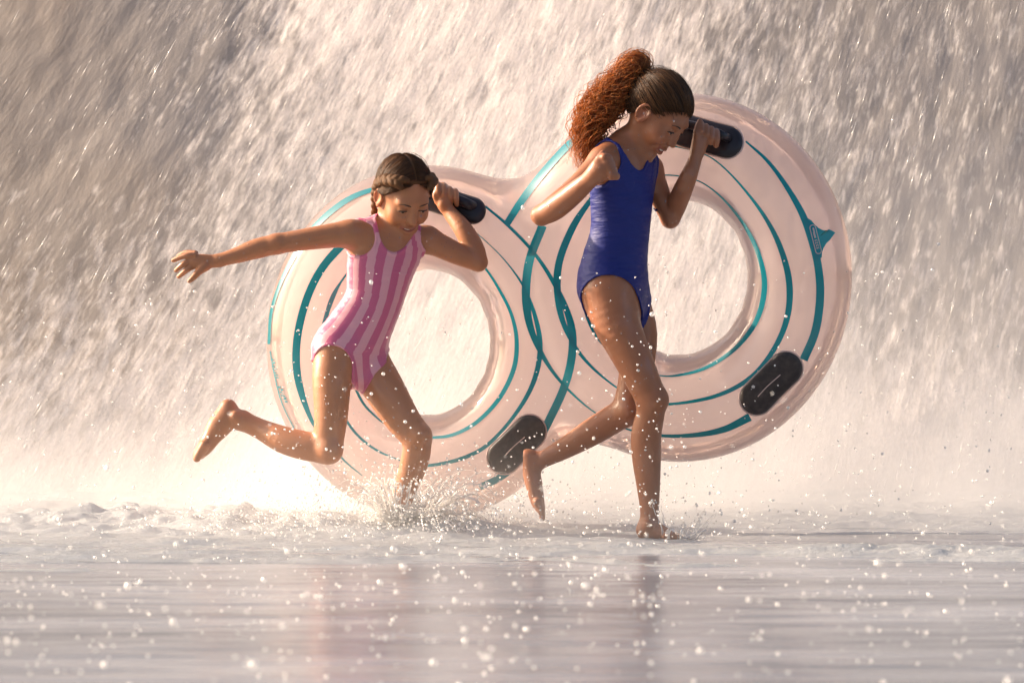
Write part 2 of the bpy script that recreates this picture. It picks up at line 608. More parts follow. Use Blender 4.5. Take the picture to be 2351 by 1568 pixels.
heap = 0.014 + .070 * np.exp(-((Xg + 1.02) / .62)**2) * np.exp(-((Yg - .55) / .42)**2) + .010 * np.clip(Yg, 0, 1.5) \
     + .050 * np.exp(-((Xg + .38) / .40)**2 - ((Yg - .12) / .28)**2) + .022 * np.exp(-((Xg - 1.3) / .5)**2) * np.exp(-((Yg + .75) / .35)**2)
hgt = mask * (.004 + heap * (.25 + bil)) + lip * .018 * (.4 + bil) - .006 * (1 - mask)
foam = mesh_np("foam", np.stack([Xg, Yg, hgt], -1), grid_faces(len(ys), len(xs)), foam_mat)
foam["kind"] = "stuff"

# ------------------------------------------------------------------ double inflatable tube
TA = math.radians(20)
T_U = np.array([math.cos(TA), -math.sin(TA), 0.0])
T_N = np.array([math.sin(TA), math.cos(TA), 0.0])      # away from the lens
T_C = P(1267, 711, .40)
EYE = np.array([0.0, -CAM_D, CAM_H])
def on_plane(px, py):
    d = P(px, py, 0) - EYE
    t = ((T_C - EYE) @ T_N) / (d @ T_N)
    q = EYE + d * t - T_C
    return q @ T_U, q[2]
RC = on_plane(1556, 637)
LC = on_plane(981, 786)
RING_R, RING_r, US = .362, .152, 1.035
ax_v = nrm(np.array([RC[0] - LC[0], RC[1] - LC[1]]))
mid = (np.array(RC) + np.array(LC)) / 2
def tube_sdf(X, Y, Z):
    dx, dy, dz = X - T_C[0], Y - T_C[1], Z - T_C[2]
    u = dx * T_U[0] + dy * T_U[1]
    n = dx * T_N[0] + dy * T_N[1]
    v = dz
    d1 = np.abs(np.sqrt(((u - RC[0]) * US)**2 + (v - RC[1])**2) - RING_R - .009)
    d2 = np.abs(np.sqrt(((u - LC[0]) * US)**2 + (v - LC[1])**2) - RING_R)
    perp = np.abs((v - mid[1]) * ax_v[0] - (u - mid[0]) * ax_v[1])
    s = np.clip((perp - .17) / .15, 0, 1)
    k = .05 + .14 * s * s * (3 - 2 * s)
    h = np.maximum(k - np.abs(d1 - d2), 0) / k
    d = np.maximum(np.minimum(d1, d2) - h * h * k * .25, 0)
    return np.sqrt(d * d + (n * 1.06)**2) - RING_r

def tube_front(px, py, off=0.0):
    """points where the sight lines through (px,py) meet the vinyl, off metres in front"""
    px = np.asarray(px, float); py = np.asarray(py, float)
    s = 1 / 830.0
    D = np.stack([(px - 1175.5) * s, np.full(px.shape, CAM_D), (784.0 - py) * s], -1)
    D /= np.linalg.norm(D, axis=-1)[..., None]
    t = np.full(px.shape, CAM_D - .6)
    best = np.full(px.shape, 9.0); tb = t.copy()
    for _ in range(70):
        q = EYE + D * t[..., None]
        f = tube_sdf(q[..., 0], q[..., 1], q[..., 2]) - off
        m = (f < best) & (q[..., 1] < 1.3)
        best = np.where(m, f, best); tb = np.where(m, t, tb)
        t = t + np.clip(f, -.05, .05) * .6
    return EYE + D * tb[..., None]

m = NT("clear_pink_vinyl")
co = m.coord()
bmp = m.bump(m.math('ADD', m.noise(co, 7, 3, .5), m.math('MULTIPLY', m.noise(co, 34, 2, .5), .12)), .20, .012)
lw = m.n("ShaderNodeLayerWeight"); lw.inputs[0].default_value = .35
vn = m.mix(m.noise(co, 2.5, 2), (.87, .71, .675), (.92, .79, .76))
body = m.mixsh(.70, m.diffuse(vn), m.transl(vn))
body = m.mixsh(.46, body, m.transp((.98, .90, .86)))
vinyl = m.done(m.mixsh(m.math('MULTIPLY', m.fresnel(1.45, bmp), .9), body, m.gloss((1, .97, .95), .045, bmp)))

tube = empty("inflatable_tube", "big clear pink double swim tube with teal rings carried behind both girls", "swim tube", loc=tuple(T_C))
lo = T_C - np.array([1.12, .42, .95]); hi = T_C + np.array([1.12, .42, .95])
g = Grid(axis_steps(lo[0], hi[0], .0085), axis_steps(lo[1], hi[1], .0085), axis_steps(lo[2], hi[2], .0085))
X, Y, Z = g.pts((slice(None),) * 3)
g.f = tube_sdf(X, Y, Z).astype(np.float32)
V, Q = g.mesh(2)
for _ in range(3):      # settle the vertices on the true surface
    f0 = tube_sdf(V[:, 0], V[:, 1], V[:, 2]); e = 1e-4
    G = np.stack([tube_sdf(V[:, 0] + e * (i == 0), V[:, 1] + e * (i == 1), V[:, 2] + e * (i == 2)) - f0 for i in range(3)], 1) / e
    V = V - G * (f0 / np.maximum((G * G).sum(1), .2))[:, None]
# slack creases where the skin puckers round the holes and along the waist
c = V - T_C
u, v = c @ T_U, c[:, 2]
for (cu, cv) in (RC, LC):
    rr = np.hypot((u - cu) * US, v - cv); th = np.arctan2(v - cv, u - cu)
    a = np.exp(-((rr - (RING_R - RING_r)) / .035)**2)
    V += (nrm(T_N)[None] * 0 + np.stack([(u - cu) / rr, 0 * rr, (v - cv) / rr], 1)) * (a * .0016 * np.sin(th * 19 + 3 * np.sin(th * 3)) * (.35 + .65 * np.sin(th * 2.5)**2))[:, None]
mesh_np("vinyl_ring", V, Q, vinyl, tube)

teal = NT("teal_print")
teal = teal.done(teal.mixsh(.25, teal.pbsdf(Base_Color=(.004, .21, .26), Roughness=.22, Coat_Weight=.5, Coat_Roughness=.08), teal.transl((.01, .40, .46))))

def stripe(rows, name="printed_stripe", off=.0022):
    r = np.array(rows, float)
    q = catmull(r, max(12, 7 * (len(r) - 1) + 1))
    p, w = q[:, :2], np.maximum(q[:, 2], 1.2)
    T = np.gradient(p, axis=0); T /= np.linalg.norm(T, axis=1)[:, None]
    N = np.stack([-T[:, 1], T[:, 0]], 1)
    off5 = np.linspace(-.5, .5, 5)
    pts = p[:, None] + N[:, None] * (w[:, None] * off5[None])[..., None]
    V = tube_front(pts[..., 0], pts[..., 1], off)
    return mesh_np(name, V.reshape(-1, 3), grid_faces(len(p), 5), teal, tube)

STRIPES = [
 # right ring, outer / middle / inner
 [(1712,325,4),(1760,368,8),(1800,420,11),(1838,484,15),(1862,545,18),(1878,610,18),(1883,680,19),(1872,760,19),(1845,826,19)],
 [(1722,957,19),(1664,985,15),(1600,998,11),(1520,1000,7),(1440,985,4),(1366,947,3),(1305,895,6),(1262,843,9),(1228,780,14),(1211,720,18),(1208,655,20),(1218,590,20),(1246,518,20)],
 [(1328,318,16),(1300,338,16),(1240,405,17),(1196,464,17),(1164,514,16)],
 [(1460,346,3),(1520,336,3),(1560,339,3),(1610,352,3),(1650,375,3.5),(1700,425,5),(1755,497,9),(1792,570,13),(1812,650,15),(1807,730,14),(1775,805,12),(1722,868,11),(1640,910,9),(1530,928,6),(1465,915,4),(1412,887,4),(1352,836,7),(1312,782,10),(1287,720,14),(1279,650,17),(1287,590,17),(1316,520,16),(1350,468,12),(1395,410,8)],
 [(1515,402,3),(1560,405,3),(1612,420,3),(1665,462,5),(1714,526,8),(1745,595,11),(1755,662,13),(1737,735,12),(1690,798,10),(1625,842,8),(1565,860,6),(1515,862,3),(1450,842,3),(1392,798,5),(1360,755,8),(1341,700,8),(1335,640,8),(1341,592,8),(1352,556,7),(1390,490,4),(1450,425,3)],
 # left ring
 [(930,420,6),(862,434,10),(815,450,12),(775,474,13),(735,508,13),(700,548,12),(668,600,10),(640,660,8),(622,720,7),(617,790,7)],
 [(620,806,2.5),(628,850,2.5),(642,910,2.5),(658,950,2.2),(684,1000,2)],
 [(900,482,6),(845,506,14),(792,556,18),(740,615,18),(706,682,18),(685,760,18),(680,830,18),(690,895,16),(716,966,9),(745,1008,6),(780,1046,5),(800,1066,4),(832,1092,2)],
 [(830,584,3),(784,646,5),(764,682,11),(750,722,10),(742,760,9),(744,830,8),(765,905,7),(796,966,6),(826,1004,6),(866,1034,5),(912,1054,3),(950,1066,5),(988,1068,7),(1052,1055,9),(1110,1028,9),(1160,980,8),(1206,916,10),(1232,855,12),(1240,790,12),(1228,725,10),(1203,660,6),(1165,605,3),(1128,566,2),(1095,536,2)],
 [(800,850,6),(828,916,6),(856,950,5),(892,978,3),(945,1000,5),(996,1004,6),(1045,996,8),(1098,966,9),(1148,912,10),(1180,845,11),(1186,780,10),(1174,722,8),(1150,672,7),(1117,620,5),(1080,585,3)],
 [(1114,474,5),(1165,517,7),(1222,576,8),(1266,640,10),(1298,705,14),(1314,765,18),(1311,830,19),(1293,895,19),(1262,962,19),(1248,990,18)],
 [(1168,1083,15),(1135,1103,16),(1101,1118,15)],
 [(952,1138,3),(975,1140,5),(998,1140,4)],
]
for rows in STRIPES:
    stripe(rows)

def patch(poly, name, mat, off, parent, n=None):
    """flat print: a filled outline laid on the vinyl (fan of rings to its centre)"""
    p = np.array(poly, float)
    c = p.mean(0)
    ks = np.linspace(0.02, 1, 6)
    pts = c + (p - c)[None] * ks[:, None, None]
    V = tube_front(pts[..., 0], pts[..., 1], off)
    return mesh_np(name, V.reshape(-1, 3), [grid_faces(6, len(p), True), np.arange(len(p))[None, ::-1]], mat, parent)

# flared maker's badge on the outer stripe: an outlined lozenge with worn, unreadable letters
def zp(x, y):      # badge sketch at its own scale
    return ((3000 + x * .12757) * .61224, (800 + y * .12757) * .61224)
badge = patch([zp(*q) for q in [(120,150),(200,130),(330,210),(430,330),(540,430),(680,500),(800,510),(840,470),(940,510),(1040,570),(930,720),(880,790),(780,880),(700,1010),(650,1140),(640,1300),(470,1400),(430,1230),(390,1080),(330,860),(260,600),(190,350)]],
              "badge", teal, .0030, tube)
pale = NT("pale_print"); pale = pale.done(pale.pbsdf(Base_Color=(.50, .42, .40), Roughness=.4))
a0, a1 = np.array(zp(375, 430)), np.array(zp(545, 1105))
d = nrm(a1 - a0); nn = np.array([-d[1], d[0]])
ring_pts = []
rad = 7.6
for k in np.linspace(-np.pi / 2, np.pi / 2, 9): ring_pts.append(a1 + rad * (nn * math.sin(k) + d * math.cos(k)))
for k in np.linspace(np.pi / 2, 3 * np.pi / 2, 9): ring_pts.append(a0 + rad * (nn * math.sin(k) + d * math.cos(k)))
ring_pts.append(ring_pts[0])
rp = np.array(ring_pts)
c = (a0 + a1) / 2
inn = np.array([q - nrm(q - (a0 + d * np.clip((q - a0) @ d, 0, np.linalg.norm(a1 - a0)))) * 2.0 for q in rp])
pts = np.stack([rp, inn], 1)
mesh_np("badge_outline", tube_front(pts[..., 0], pts[..., 1], .0040).reshape(-1, 3), grid_faces(len(rp), 2), pale, badge)
mesh_parts = []
def badge_quad(s0, s1, w0, w1):
    q = [a0 + d * s0 + nn * w0, a0 + d * s1 + nn * w0, a0 + d * s1 + nn * w1, a0 + d * s0 + nn * w1]
    q = np.array(q)
    mesh_parts.append((tube_front(q[:, 0], q[:, 1], .0041), np.array([[0, 1, 2, 3]])))
badge_quad(0, 12, -2.8, 1.0); badge_quad(10, 24, -2.2, 2.2)
for s0 in (28, 34, 40, 46):
    badge_quad(s0, s0 + 1.6, -3, 3); badge_quad(s0 + 1.6, s0 + 4.2, -3, -1.6); badge_quad(s0 + 1.6, s0 + 4.2, 1.2, 2.8)
V, F = join(mesh_parts)
mesh_np("badge_lettering", V, F, pale, badge, smooth=False)
# the row of tiny worn teal letters down the left ring's edge
mesh_parts = []
rr = np.random.default_rng(3)
for k in range(15):
    if k in (7, 8): continue
    t = k / 14
    x = 627 + 10 * t + 22 * t * t * .9; y = 826 + 96 * t
    for _ in range(2):
        ox, oy = rr.uniform(-3, 3), rr.uniform(-2, 2); w, h = rr.uniform(1.2, 4), rr.uniform(1, 1.8)
        q = np.array([(x + ox - w, y + oy - h), (x + ox + w, y + oy - h + .8), (x + ox + w, y + oy + h + .8), (x + ox - w, y + oy + h)]) * [1, 1]
        mesh_parts.append((tube_front(q[:, 0], q[:, 1], .0025), np.array([[0, 1, 2, 3]])))
V, F = join(mesh_parts)
mesh_np("small_lettering", V, F, teal, tube, smooth=False)["kind"] = "stuff"

# handles: padded dark ovals; the two upper ones carry a grab bar
m = NT("dark_vinyl"); co = m.coord()
dk = m.mix(m.noise(co, 40, 3), (.012, .009, .013), (.028, .020, .024))
dark = m.done(m.pbsdf(Base_Color=dk, Roughness=.30, Normal=m.bump(m.noise(co, 60, 3), .25, .004), Coat_Weight=.1, Coat_Roughness=.15, Specular_IOR_Level=.35))
m = NT("dark_wet_pad"); co = m.coord()
dk = m.mix(m.ramp(m.noise(co, 55, 4), [(.45, 0.0), (.75, 1.0)]), (.022, .015, .015), (.06, .042, .038))
dark2 = m.done(m.pbsdf(Base_Color=dk, Roughness=.5, Normal=m.bump(m.noise(co, 60, 3), .3, .004)))
edge_m = NT("pale_weld"); edge_m = edge_m.done(edge_m.pbsdf(Base_Color=(.62, .45, .40), Roughness=.3))

def pad(a, b, r, mat, lift, seam=True, rim=True):
    a, b = np.array(a, float), np.array(b, float)
    d = nrm(b - a); nn = np.array([-d[1], d[0]])
    L = np.linalg.norm(b - a)
    ang = np.linspace(0, 2 * np.pi, 44, endpoint=False)
    ks = np.array([1.0, .99, .95, .86, .7, .45, .2, .02])
    bul = np.array([-.004, .2, .52, .8, .95, 1, 1, 1]) * lift
    V = []
    for k, h in zip(ks, bul):
        pts = np.array([(a if math.cos(t) < 0 else b) + r * k * (d * math.cos(t) + nn * math.sin(t)) for t in ang])
        # shrink the straight part as well
        cc = (a + b) / 2
        pts = np.array([cc + d * ((q - cc) @ d) * (1 if k > .9 else (.6 + .4 * k)) + nn * ((q - cc) @ nn) for q in pts])
        V.append(tube_front(pts[:, 0], pts[:, 1], h + .003))
    V = np.array(V)
    o = mesh_np("handle_pad", V.reshape(-1, 3), [grid_faces(len(ks), 44, True), np.arange((len(ks) - 1) * 44, len(ks) * 44)[None]], mat, tube)
    if rim:
        pts = np.array([(a if math.cos(t) < 0 else b) + (r + 1.6) * (d * math.cos(t) + nn * math.sin(t)) for t in np.append(ang, 0)])
        V, F = tube_mesh(tube_front(pts[:, 0], pts[:, 1], .001), .0026, 6, False)
        mesh_np("weld_rim", V, F, edge_m, o)
    if seam:
        pts = np.array([a + d * L * t - nn * 1.5 * math.sin(t * 5) for t in np.linspace(.05, .8, 14)])
        V, F = tube_mesh(tube_front(pts[:, 0], pts[:, 1], lift + .003), .0014, 6)
        mesh_np("seam", V, F, edge_m, o)
    return o
pad((1737, 914), (1804, 846), 38, dark2, .008)
pad((1157, 1049), (1215, 991), 38, dark2, .008, )
pr = pad((1572, 300), (1668, 326), 37, dark, .010, seam=False)
pl = pad((985, 452), (1084, 484), 32, dark, .024, seam=False, rim=False)

def bar(pts, r, parent, lift):
    q = catmull(np.array(pts, float), 26)
    t = np.linspace(0, 1, 26)
    W = tube_front(q[:, 0], q[:, 1], .012)
    W = W + (EYE - W) / CAM_D * (lift * np.clip(np.minimum(t, 1 - t) * 7, 0, 1))[:, None]
    V, F = tube_mesh(W, r, 12)
    mesh_np("grab_bar", V, F, dark, parent)
    return W
BAR_R = bar([(1552, 281), (1600, 291), (1640, 303), (1672, 318)], .0125, pr, .040)
BAR_L = bar([(968, 440), (1010, 446), (1050, 458), (1090, 476)], .015, pl, .030)

# ------------------------------------------------------------------ the two girls
def skin_mat(name, rough=.50):
    m = NT(name)
    co = m.coord()
    base = m.attr("skin").outputs["Color"]
    mot = m.noise(co, 35, 4, .6)
    c = m.mix(m.math('MULTIPLY', mot, .35), base, m.mix(1.0, base, (.80, .62, .55), 'MULTIPLY'))
    bmp = m.bump(m.math('ADD', m.noise(co, 420, 2, .5), m.math('MULTIPLY', m.noise(co, 38, 3, .5), 3.0)), .22, .0016)
    rough = m.math('ADD', .30, m.math('MULTIPLY', m.noise(co, 22, 4, .6), .36))
    return m.done(m.pbsdf(Base_Color=c, Roughness=rough, Subsurface_Weight=.12, Subsurface_Radius=(1, .35, .2), Subsurface_Scale=.008,
                          Normal=bmp, Coat_Weight=m.math('MULTIPLY', m.ramp(m.noise(m.mapping(co, (26, 26, 9)), 1.0, 4, .6), [(.50, 0.0), (.62, 1.0)]), .55), Coat_Roughness=.16))

class Head:
    def __init__(s, C, F, Lh, sc):
        s.C = np.asarray(C, float)
        s.F = nrm(F); L = np.asarray(Lh, float)
        s.L = nrm(L - s.F * (L @ s.F))
        s.U = np.cross(s.F, s.L)
        s.M = np.stack([s.F, s.L, s.U]); s.s = sc
    def p(s, f, l, u): return s.C + s.s * (f * s.F + l * s.L + u * s.U)
    def loc(s, V): return ((V - s.C) @ s.M.T) / s.s
    def e(s, c, r): return ell(s.p(*c), np.array(r) * s.s, s.M)
    def b(s, c, r): return ball(s.p(*c), r * s.s)
    def ch(s, pts, r, **k): return chain([s.p(*q) for q in pts], np.array(r) * s.s, **k)

def add_head(g, h):
    H = g.like()
    H.add(h.e((-.012, 0, .022), (.092, .072, .086)), 0)
    H.add(h.e((.026, 0, -.035), (.058, .053, .070)), .03)
    for q in (-1, 1):
        H.add(h.ch([(-.004, q * .047, -.046), (.030, q * .034, -.078), (.056, q * .010, -.093)], (.017, .016, .014)), .022)
        H.add(h.b((.0565, q * .034, -.024), .0245), .028)
        H.add(h.e((.066, q * .024, .030), (.016, .022, .010)), .02)
    H.add(h.b((.064, 0, -.093), .013), .022)
    for q in (-1, 1):
        H.cut(h.e((.090, q * .031, .007), (.012, .017, .011)), .014)
        H.add(h.b((.0692, q * .031, .006), .0135), .004)
    H.add(h.ch([(.078, 0, .014), (.0885, 0, -.008), (.0960, 0, -.023)], (.0062, .0075, .0086)), .013)
    for q in (-1, 1):
        H.add(h.b((.0865, q * .0100, -.0275), .0060), .008)
    H.cut(h.b((.0905, .0055, -.0350), .0022), .003); H.cut(h.b((.0905, -.0055, -.0350), .0022), .003)
    H.add(h.ch([(.068, -.029, -.046), (.082, -.015, -.0505), (.0885, 0, -.050), (.082, .015, -.0505), (.068, .029, -.046)], (.0030, .0045, .0048, .0045, .0030)), .007)
    H.add(h.ch([(.067, -.028, -.048), (.079, -.014, -.0625), (.0850, 0, -.0655), (.079, .014, -.0625), (.067, .028, -.048)], (.0030, .0048, .0055, .0048, .0030)), .007)
    H.cut(h.ch([(.072, -.024, -.0495), (.085, -.012, -.0555), (.091, 0, -.0575), (.085, .012, -.0555), (.072, .024, -.0495)], (.0018, .0038, .0046, .0038, .0018)), .002)
    # smile folds
    for q in (-1, 1):
        H.cut(h.ch([(.084, q * .019, -.030), (.077, q * .033, -.042), (.068, q * .036, -.056)], (.0022, .0026, .0018)), .010)
        H.add(h.e((-.008, q * .072, -.006), (.019, .008, .030)), .006)
        H.cut(h.e((-.003, q * .081, -.003), (.011, .007, .018)), .006)
        H.add(h.ch([(-.004 + .0165 * math.cos(t), q * (.0775 - .004 * math.cos(t)), -.002 + .0245 * math.sin(t)) for t in np.linspace(-.9, 4.2, 9)], [.0040] * 9), .003)
        H.add(h.ch([(.006, q * .0725, -.010), (.002, q * .075, -.028)], (.005, .006)), .005)
        # slit between the narrowed lids
        H.cut(h.ch([(.080, q * .0195, .0035), (.084, q * .031, .0055), (.077, q * .0425, .0045)], (.0014, .0032, .0014)), .0012)
    return H

def face_parts(root, h, iris, brow_col, lash=(.012, .008, .006)):
    em = NT("eye_white"); em = em.done(em.pbsdf(Base_Color=(.62, .58, .54), Roughness=.12))
    im = NT("iris"); im = im.done(im.pbsdf(Base_Color=iris, Roughness=.08))
    lm = NT("lash_and_brow"); lm = lm.done(lm.pbsdf(Base_Color=brow_col, Roughness=.6))
    tm = NT("teeth"); tm = tm.done(tm.pbsdf(Base_Color=(.72, .68, .60), Roughness=.2))
    lon = np.linspace(0, 2 * np.pi, 20, endpoint=False); lat = np.linspace(.02, np.pi - .02, 12)
    S = np.stack([np.sin(lat)[:, None] * np.cos(lon), np.sin(lat)[:, None] * np.sin(lon), np.cos(lat)[:, None] + 0 * lon], -1).reshape(-1, 3)
    SF = grid_faces(12, 20, True)
    for q in (-1, 1):
        c = h.p(.0694, q * .031, .006)
        eye = mesh_np("eye", c + S * .0126 * h.s, SF, em, root)
        c2 = h.p(.0790, q * .0320, .0040)
        mesh_np("iris", c2 + (S * np.array([.0040, .0052, .0052]) * h.s) @ h.M, SF, im, eye)
        pts = [h.p(.0775, q * .0170, .0045), h.p(.0832, q * .024, .0082), h.p(.0838, q * .032, .0088), h.p(.0795, q * .041, .0068), h.p(.0740, q * .0475, .0040)]
        V, F = tube_mesh(catmull(pts, 14), np.interp(np.linspace(0, 1, 14), [0, .4, .8, 1], [.0008, .0020, .0022, .0008]) * h.s, 6)
        mesh_np("eyelashes", V, F, lm, root)
        pts = [h.p(.0835, q * .012, .0250), h.p(.0850, q * .022, .0295), h.p(.0812, q * .036, .0315), h.p(.0712, q * .049, .0260)]
        V, F = tube_mesh(catmull(pts, 14), np.interp(np.linspace(0, 1, 14), [0, .3, 1], [.0018, .0026, .0008]) * h.s, 6)
        mesh_np("eyebrow", V, F, lm, root)
    pts = [h.p(.069, -.020, -.0515), h.p(.0785, -.010, -.0555), h.p(.0815, 0, -.0565), h.p(.0785, .010, -.0555), h.p(.069, .020, -.0515)]
    V, F = tube_mesh(catmull(pts, 16), .0042 * h.s, 8)
    mesh_np("teeth", V, F, tm, root)

def skin_colours(V, h, base, lip):
    q = h.loc(V)
    C = np.tile(np.array(base, float), (len(V), 1))
    def blend(mask, col):
        nonlocal C
        C = C * (1 - mask[:, None]) + np.array(col) * mask[:, None]
    d = np.abs(q[:, 2] + .0575 + .25 * np.abs(q[:, 1])**1.0 * -.9) / .0085
    lipm = np.clip(1.25 - d, 0, 1) * (np.abs(q[:, 1]) < .028) * (q[:, 0] > .064) * np.clip((q[:, 0] - .064) / .01, 0, 1)
    blend(np.clip(lipm * 1.4, 0, 1) * .75, lip)
    ear = np.exp(-((q[:, 0] + .003) / .02)**2 - ((np.abs(q[:, 1]) - .077) / .012)**2 - ((q[:, 2] + .004) / .03)**2)
    blend(ear * .45, np.array(base) * [1.15, .72, .62])
    chk = np.exp(-((q[:, 0] - .066) / .03)**2 - ((np.abs(q[:, 1]) - .040) / .022)**2 - ((q[:, 2] + .026) / .022)**2)
    blend(chk * .35, np.array(base) * [1.15, .78, .70])
    return C

def beads(V, Q, root, n, seed):
    """water beads clinging to the skin"""
    q = np.random.default_rng(seed)
    a = V[Q[:, 0]]; N = np.cross(V[Q[:, 1]] - a, V[Q[:, 3]] - a); N /= np.linalg.norm(N, axis=1)[:, None] + 1e-12
    ok = np.where((N[:, 1] < .3))[0]
    pick = q.choice(ok, n)
    parts = []
    th_ = np.linspace(0, 2 * np.pi, 8, endpoint=False)
    for i in pick:
        c, nn = V[Q[i]].mean(0), N[i]
        r = float(np.clip(q.lognormal(math.log(.0013), .45), .0006, .0032))
        t1 = nrm(np.cross(nn, [.3, .2, .9])); t2 = np.cross(nn, t1)
        rings = []
        for k, hh in ((1.0, -.15), (.92, .25), (.6, .55)):
            rings.append(c + r * (k * (np.cos(th_)[:, None] * t1 + np.sin(th_)[:, None] * t2 * 1.15) + hh * nn))
        Vb = np.vstack(rings + [(c + r * .68 * nn)[None]])
        j = np.arange(8)
        parts.append((Vb, [grid_faces(3, 8, True), np.stack([16 + j, 16 + (j + 1) % 8, np.full(8, 24)], 1)]))
    Vb, Fb = join(parts)
    m = NT("clinging_water")
    mt = m.done(m.mixsh(.30, m.transp((.97, .95, .93)), m.mixsh(.6, m.gloss((1, 1, 1), .08), m.diffuse((.85, .83, .8)))))
    o = mesh_np("water_beads", Vb, Fb, mt, root)
    o["kind"] = "stuff"

def foot_toes(g, pts_root, pts_tip, r, k=.004):
    for a, b, rr in zip(pts_root, pts_tip, r):
        g.add(chain([a, b], [rr, rr * .85]), k)

def hemmed(base, region, cuts, rise=.0016, width=.0075):
    """skin-tight shell: base cut by region and openings, with a raised hem along every opening"""
    k = base.like(); k.f[:] = -BIG
    for c in cuts:
        k.cut(c, .003)
    hem = np.clip((k.f + width) / .002, 0, 1)
    out = base.copy()
    out.f = np.maximum(np.maximum(base.f - rise * hem, region.f), k.f)
    return out

def cap_solid(g, h, grow):
    g.add(h.e((-.014, 0, .024), (.092 + grow, .0725 + grow, .087 + grow)), 0)

# ============ the younger girl: pink striped suit, bent leg, arm flung back
pink_skin = (.45, .190, .084)
H1 = Head(P(926, 451, .135), (.36, -.69, -.63), (.885, .46, .075), .96)
w1 = nrm(P(982, 548, .22) - P(808, 536, .10))
loft1 = Loft([(P(896, 530, .165), .050, .042), (P(889, 562, .165), .104, .062), (P(874, 612, .165), .099, .068),
              (P(858, 690, .165), .082, .066), (P(822, 762, .165), .094, .074), (P(800, 805, .165), .098, .076), (P(806, 842, .165), .062, .056)], w1)
xs = axis_steps(-.97, .02, .0032, [(-.94, -.82, .002), (-.41, -.14, .0020)])
ys = axis_steps(-.10, .47, .0032, [(-.02, .20, .0025)])
zs = axis_steps(-.03, 1.10, .0032, [(.72, .82, .0022), (.79, 1.09, .0020)])
G1 = Grid(xs, ys, zs)
G1.add(loft1.prim(), 0)
# shoulders, collar, neck
SR, SL = P(806, 537, .105), P(980, 550, .22)
G1.add(chain([P(892, 545, .165), P(900, 505, .155), P(908, 476, .150)], [.040, .034, .034]), .03)
G1.add(chain([P(880, 535, .16), P(840, 533, .125), SR], [.036, .033, .036]), .03)
G1.add(chain([P(905, 540, .17), P(945, 543, .20), SL], [.036, .032, .035]), .03)
# legs
legR = [P(768, 806, .125), P(762, 870, .10), P(760, 955, .085), P(752, 1030, .085)]
G1.add(chain(legR, [.058, .055, .047, .0415]), .035)
legL = [P(842, 826, .205), P(880, 890, .165), P(924, 962, .125), P(957, 1001, .115)]
G1.add(chain(legL, [.060, .058, .049, .042]), .03)
# upper arms
G1.add(chain([SR, P(770, 540, .095), P(700, 550, .085), P(636, 560, .08)], [.037, .035, .0305, .0275]), .02)
G1.add(chain([SL, P(1030, 574, .235), P(1070, 592, .245), P(1098, 602, .25)], [.036, .033, .029, .026]), .02)
trunk1 = G1.copy()
# lower legs and feet
G1.add(chain([P(752, 1031, .085), P(700, 1023, .10), P(650, 1009, .12), P(598, 985, .15), P(556, 965, .165)], [.0410, .0405, .0380, .0290, .0270]), .012)
G1.add(ball(P(757, 1034, .06), .030), .02)
G1.add(chain([P(556, 965, .165), P(528, 964, .17), P(503, 980, .17)], [.0270, .0290, .0285]), .012)
G1.add(chain([P(524, 936, .175), P(500, 980, .17), P(474, 1022, .165), P(459, 1040, .165)], [.0250, .0285, .0225, .0180]), .02)
for k in range(5):
    yy = .132 + .016 * k
    G1.add(chain([P(470, 1022, yy), P(458 - 2 * (k == 0), 1044 - 2 * k, yy), P(452, 1052 - 3 * k, yy)], [.0150, .0125, .0110 - .0006 * k]), .006)
G1.add(ball(P(541, 955, .145), .014), .012)
G1.add(chain([P(957, 1002, .115), P(957, 1032, .125), P(948, 1072, .15), P(929, 1128, .18), P(915, 1186, .20)], [.0400, .0400, .0385, .0320, .0260]), .012)
G1.add(ball(P(966, 1000, .085), .026), .02)
G1.add(chain([P(908, 1216, .205), P(935, 1220, .19), P(968, 1231, .175), P(985, 1235, .17)], [.024, .026, .018, .012]), .02)
for k in range(5):
    G1.add(chain([P(972, 1232, .145 + .014 * k), P(996 - 3 * k, 1236, .14 + .014 * k)], [.011, .0085]), .005)
# flung-back right arm and open hand
G1.add(chain([P(636, 560, .08), P(590, 571, .08), P(545, 586, .075), P(503, 598, .07)], [.0272, .0282, .0225, .0172]), .012)
Y0 = .068
HR = G1.like()
HR.add(chain([P(506, 598, .07), P(488, 600, Y0), P(462, 601, Y0), P(446, 601, Y0)], [.0168, .0185, .0215, .0200], flat=(np.array([0, 1., 0]), .62)), .01)
fing = [
 [(446, 587, -.004), (430, 587, -.006), (414, 591, .0), (398, 598, .008)],
 [(446, 596, .004), (424, 605, -.004), (413, 613, .002), (404.5, 621, .010)],
 [(450, 607, .004), (430, 619, -.004), (419, 628, .002), (410.5, 635, .010)],
 [(448, 583, .012), (432, 581, .022), (420, 583, .030), (410, 588, .036)],
]
for f in fing:
    HR.add(chain([P(x, y, Y0 + d) for x, y, d in f], [.0098, .0084, .0076, .0064]), .0035)
HR.add(chain([P(470, 612, Y0 - .004), P(456, 624, Y0 - .012), P(445, 636, Y0 - .014), P(435, 645, Y0 - .012)], [.0150, .0105, .0088, .0068]), .008)
G1.merge(HR, .010)
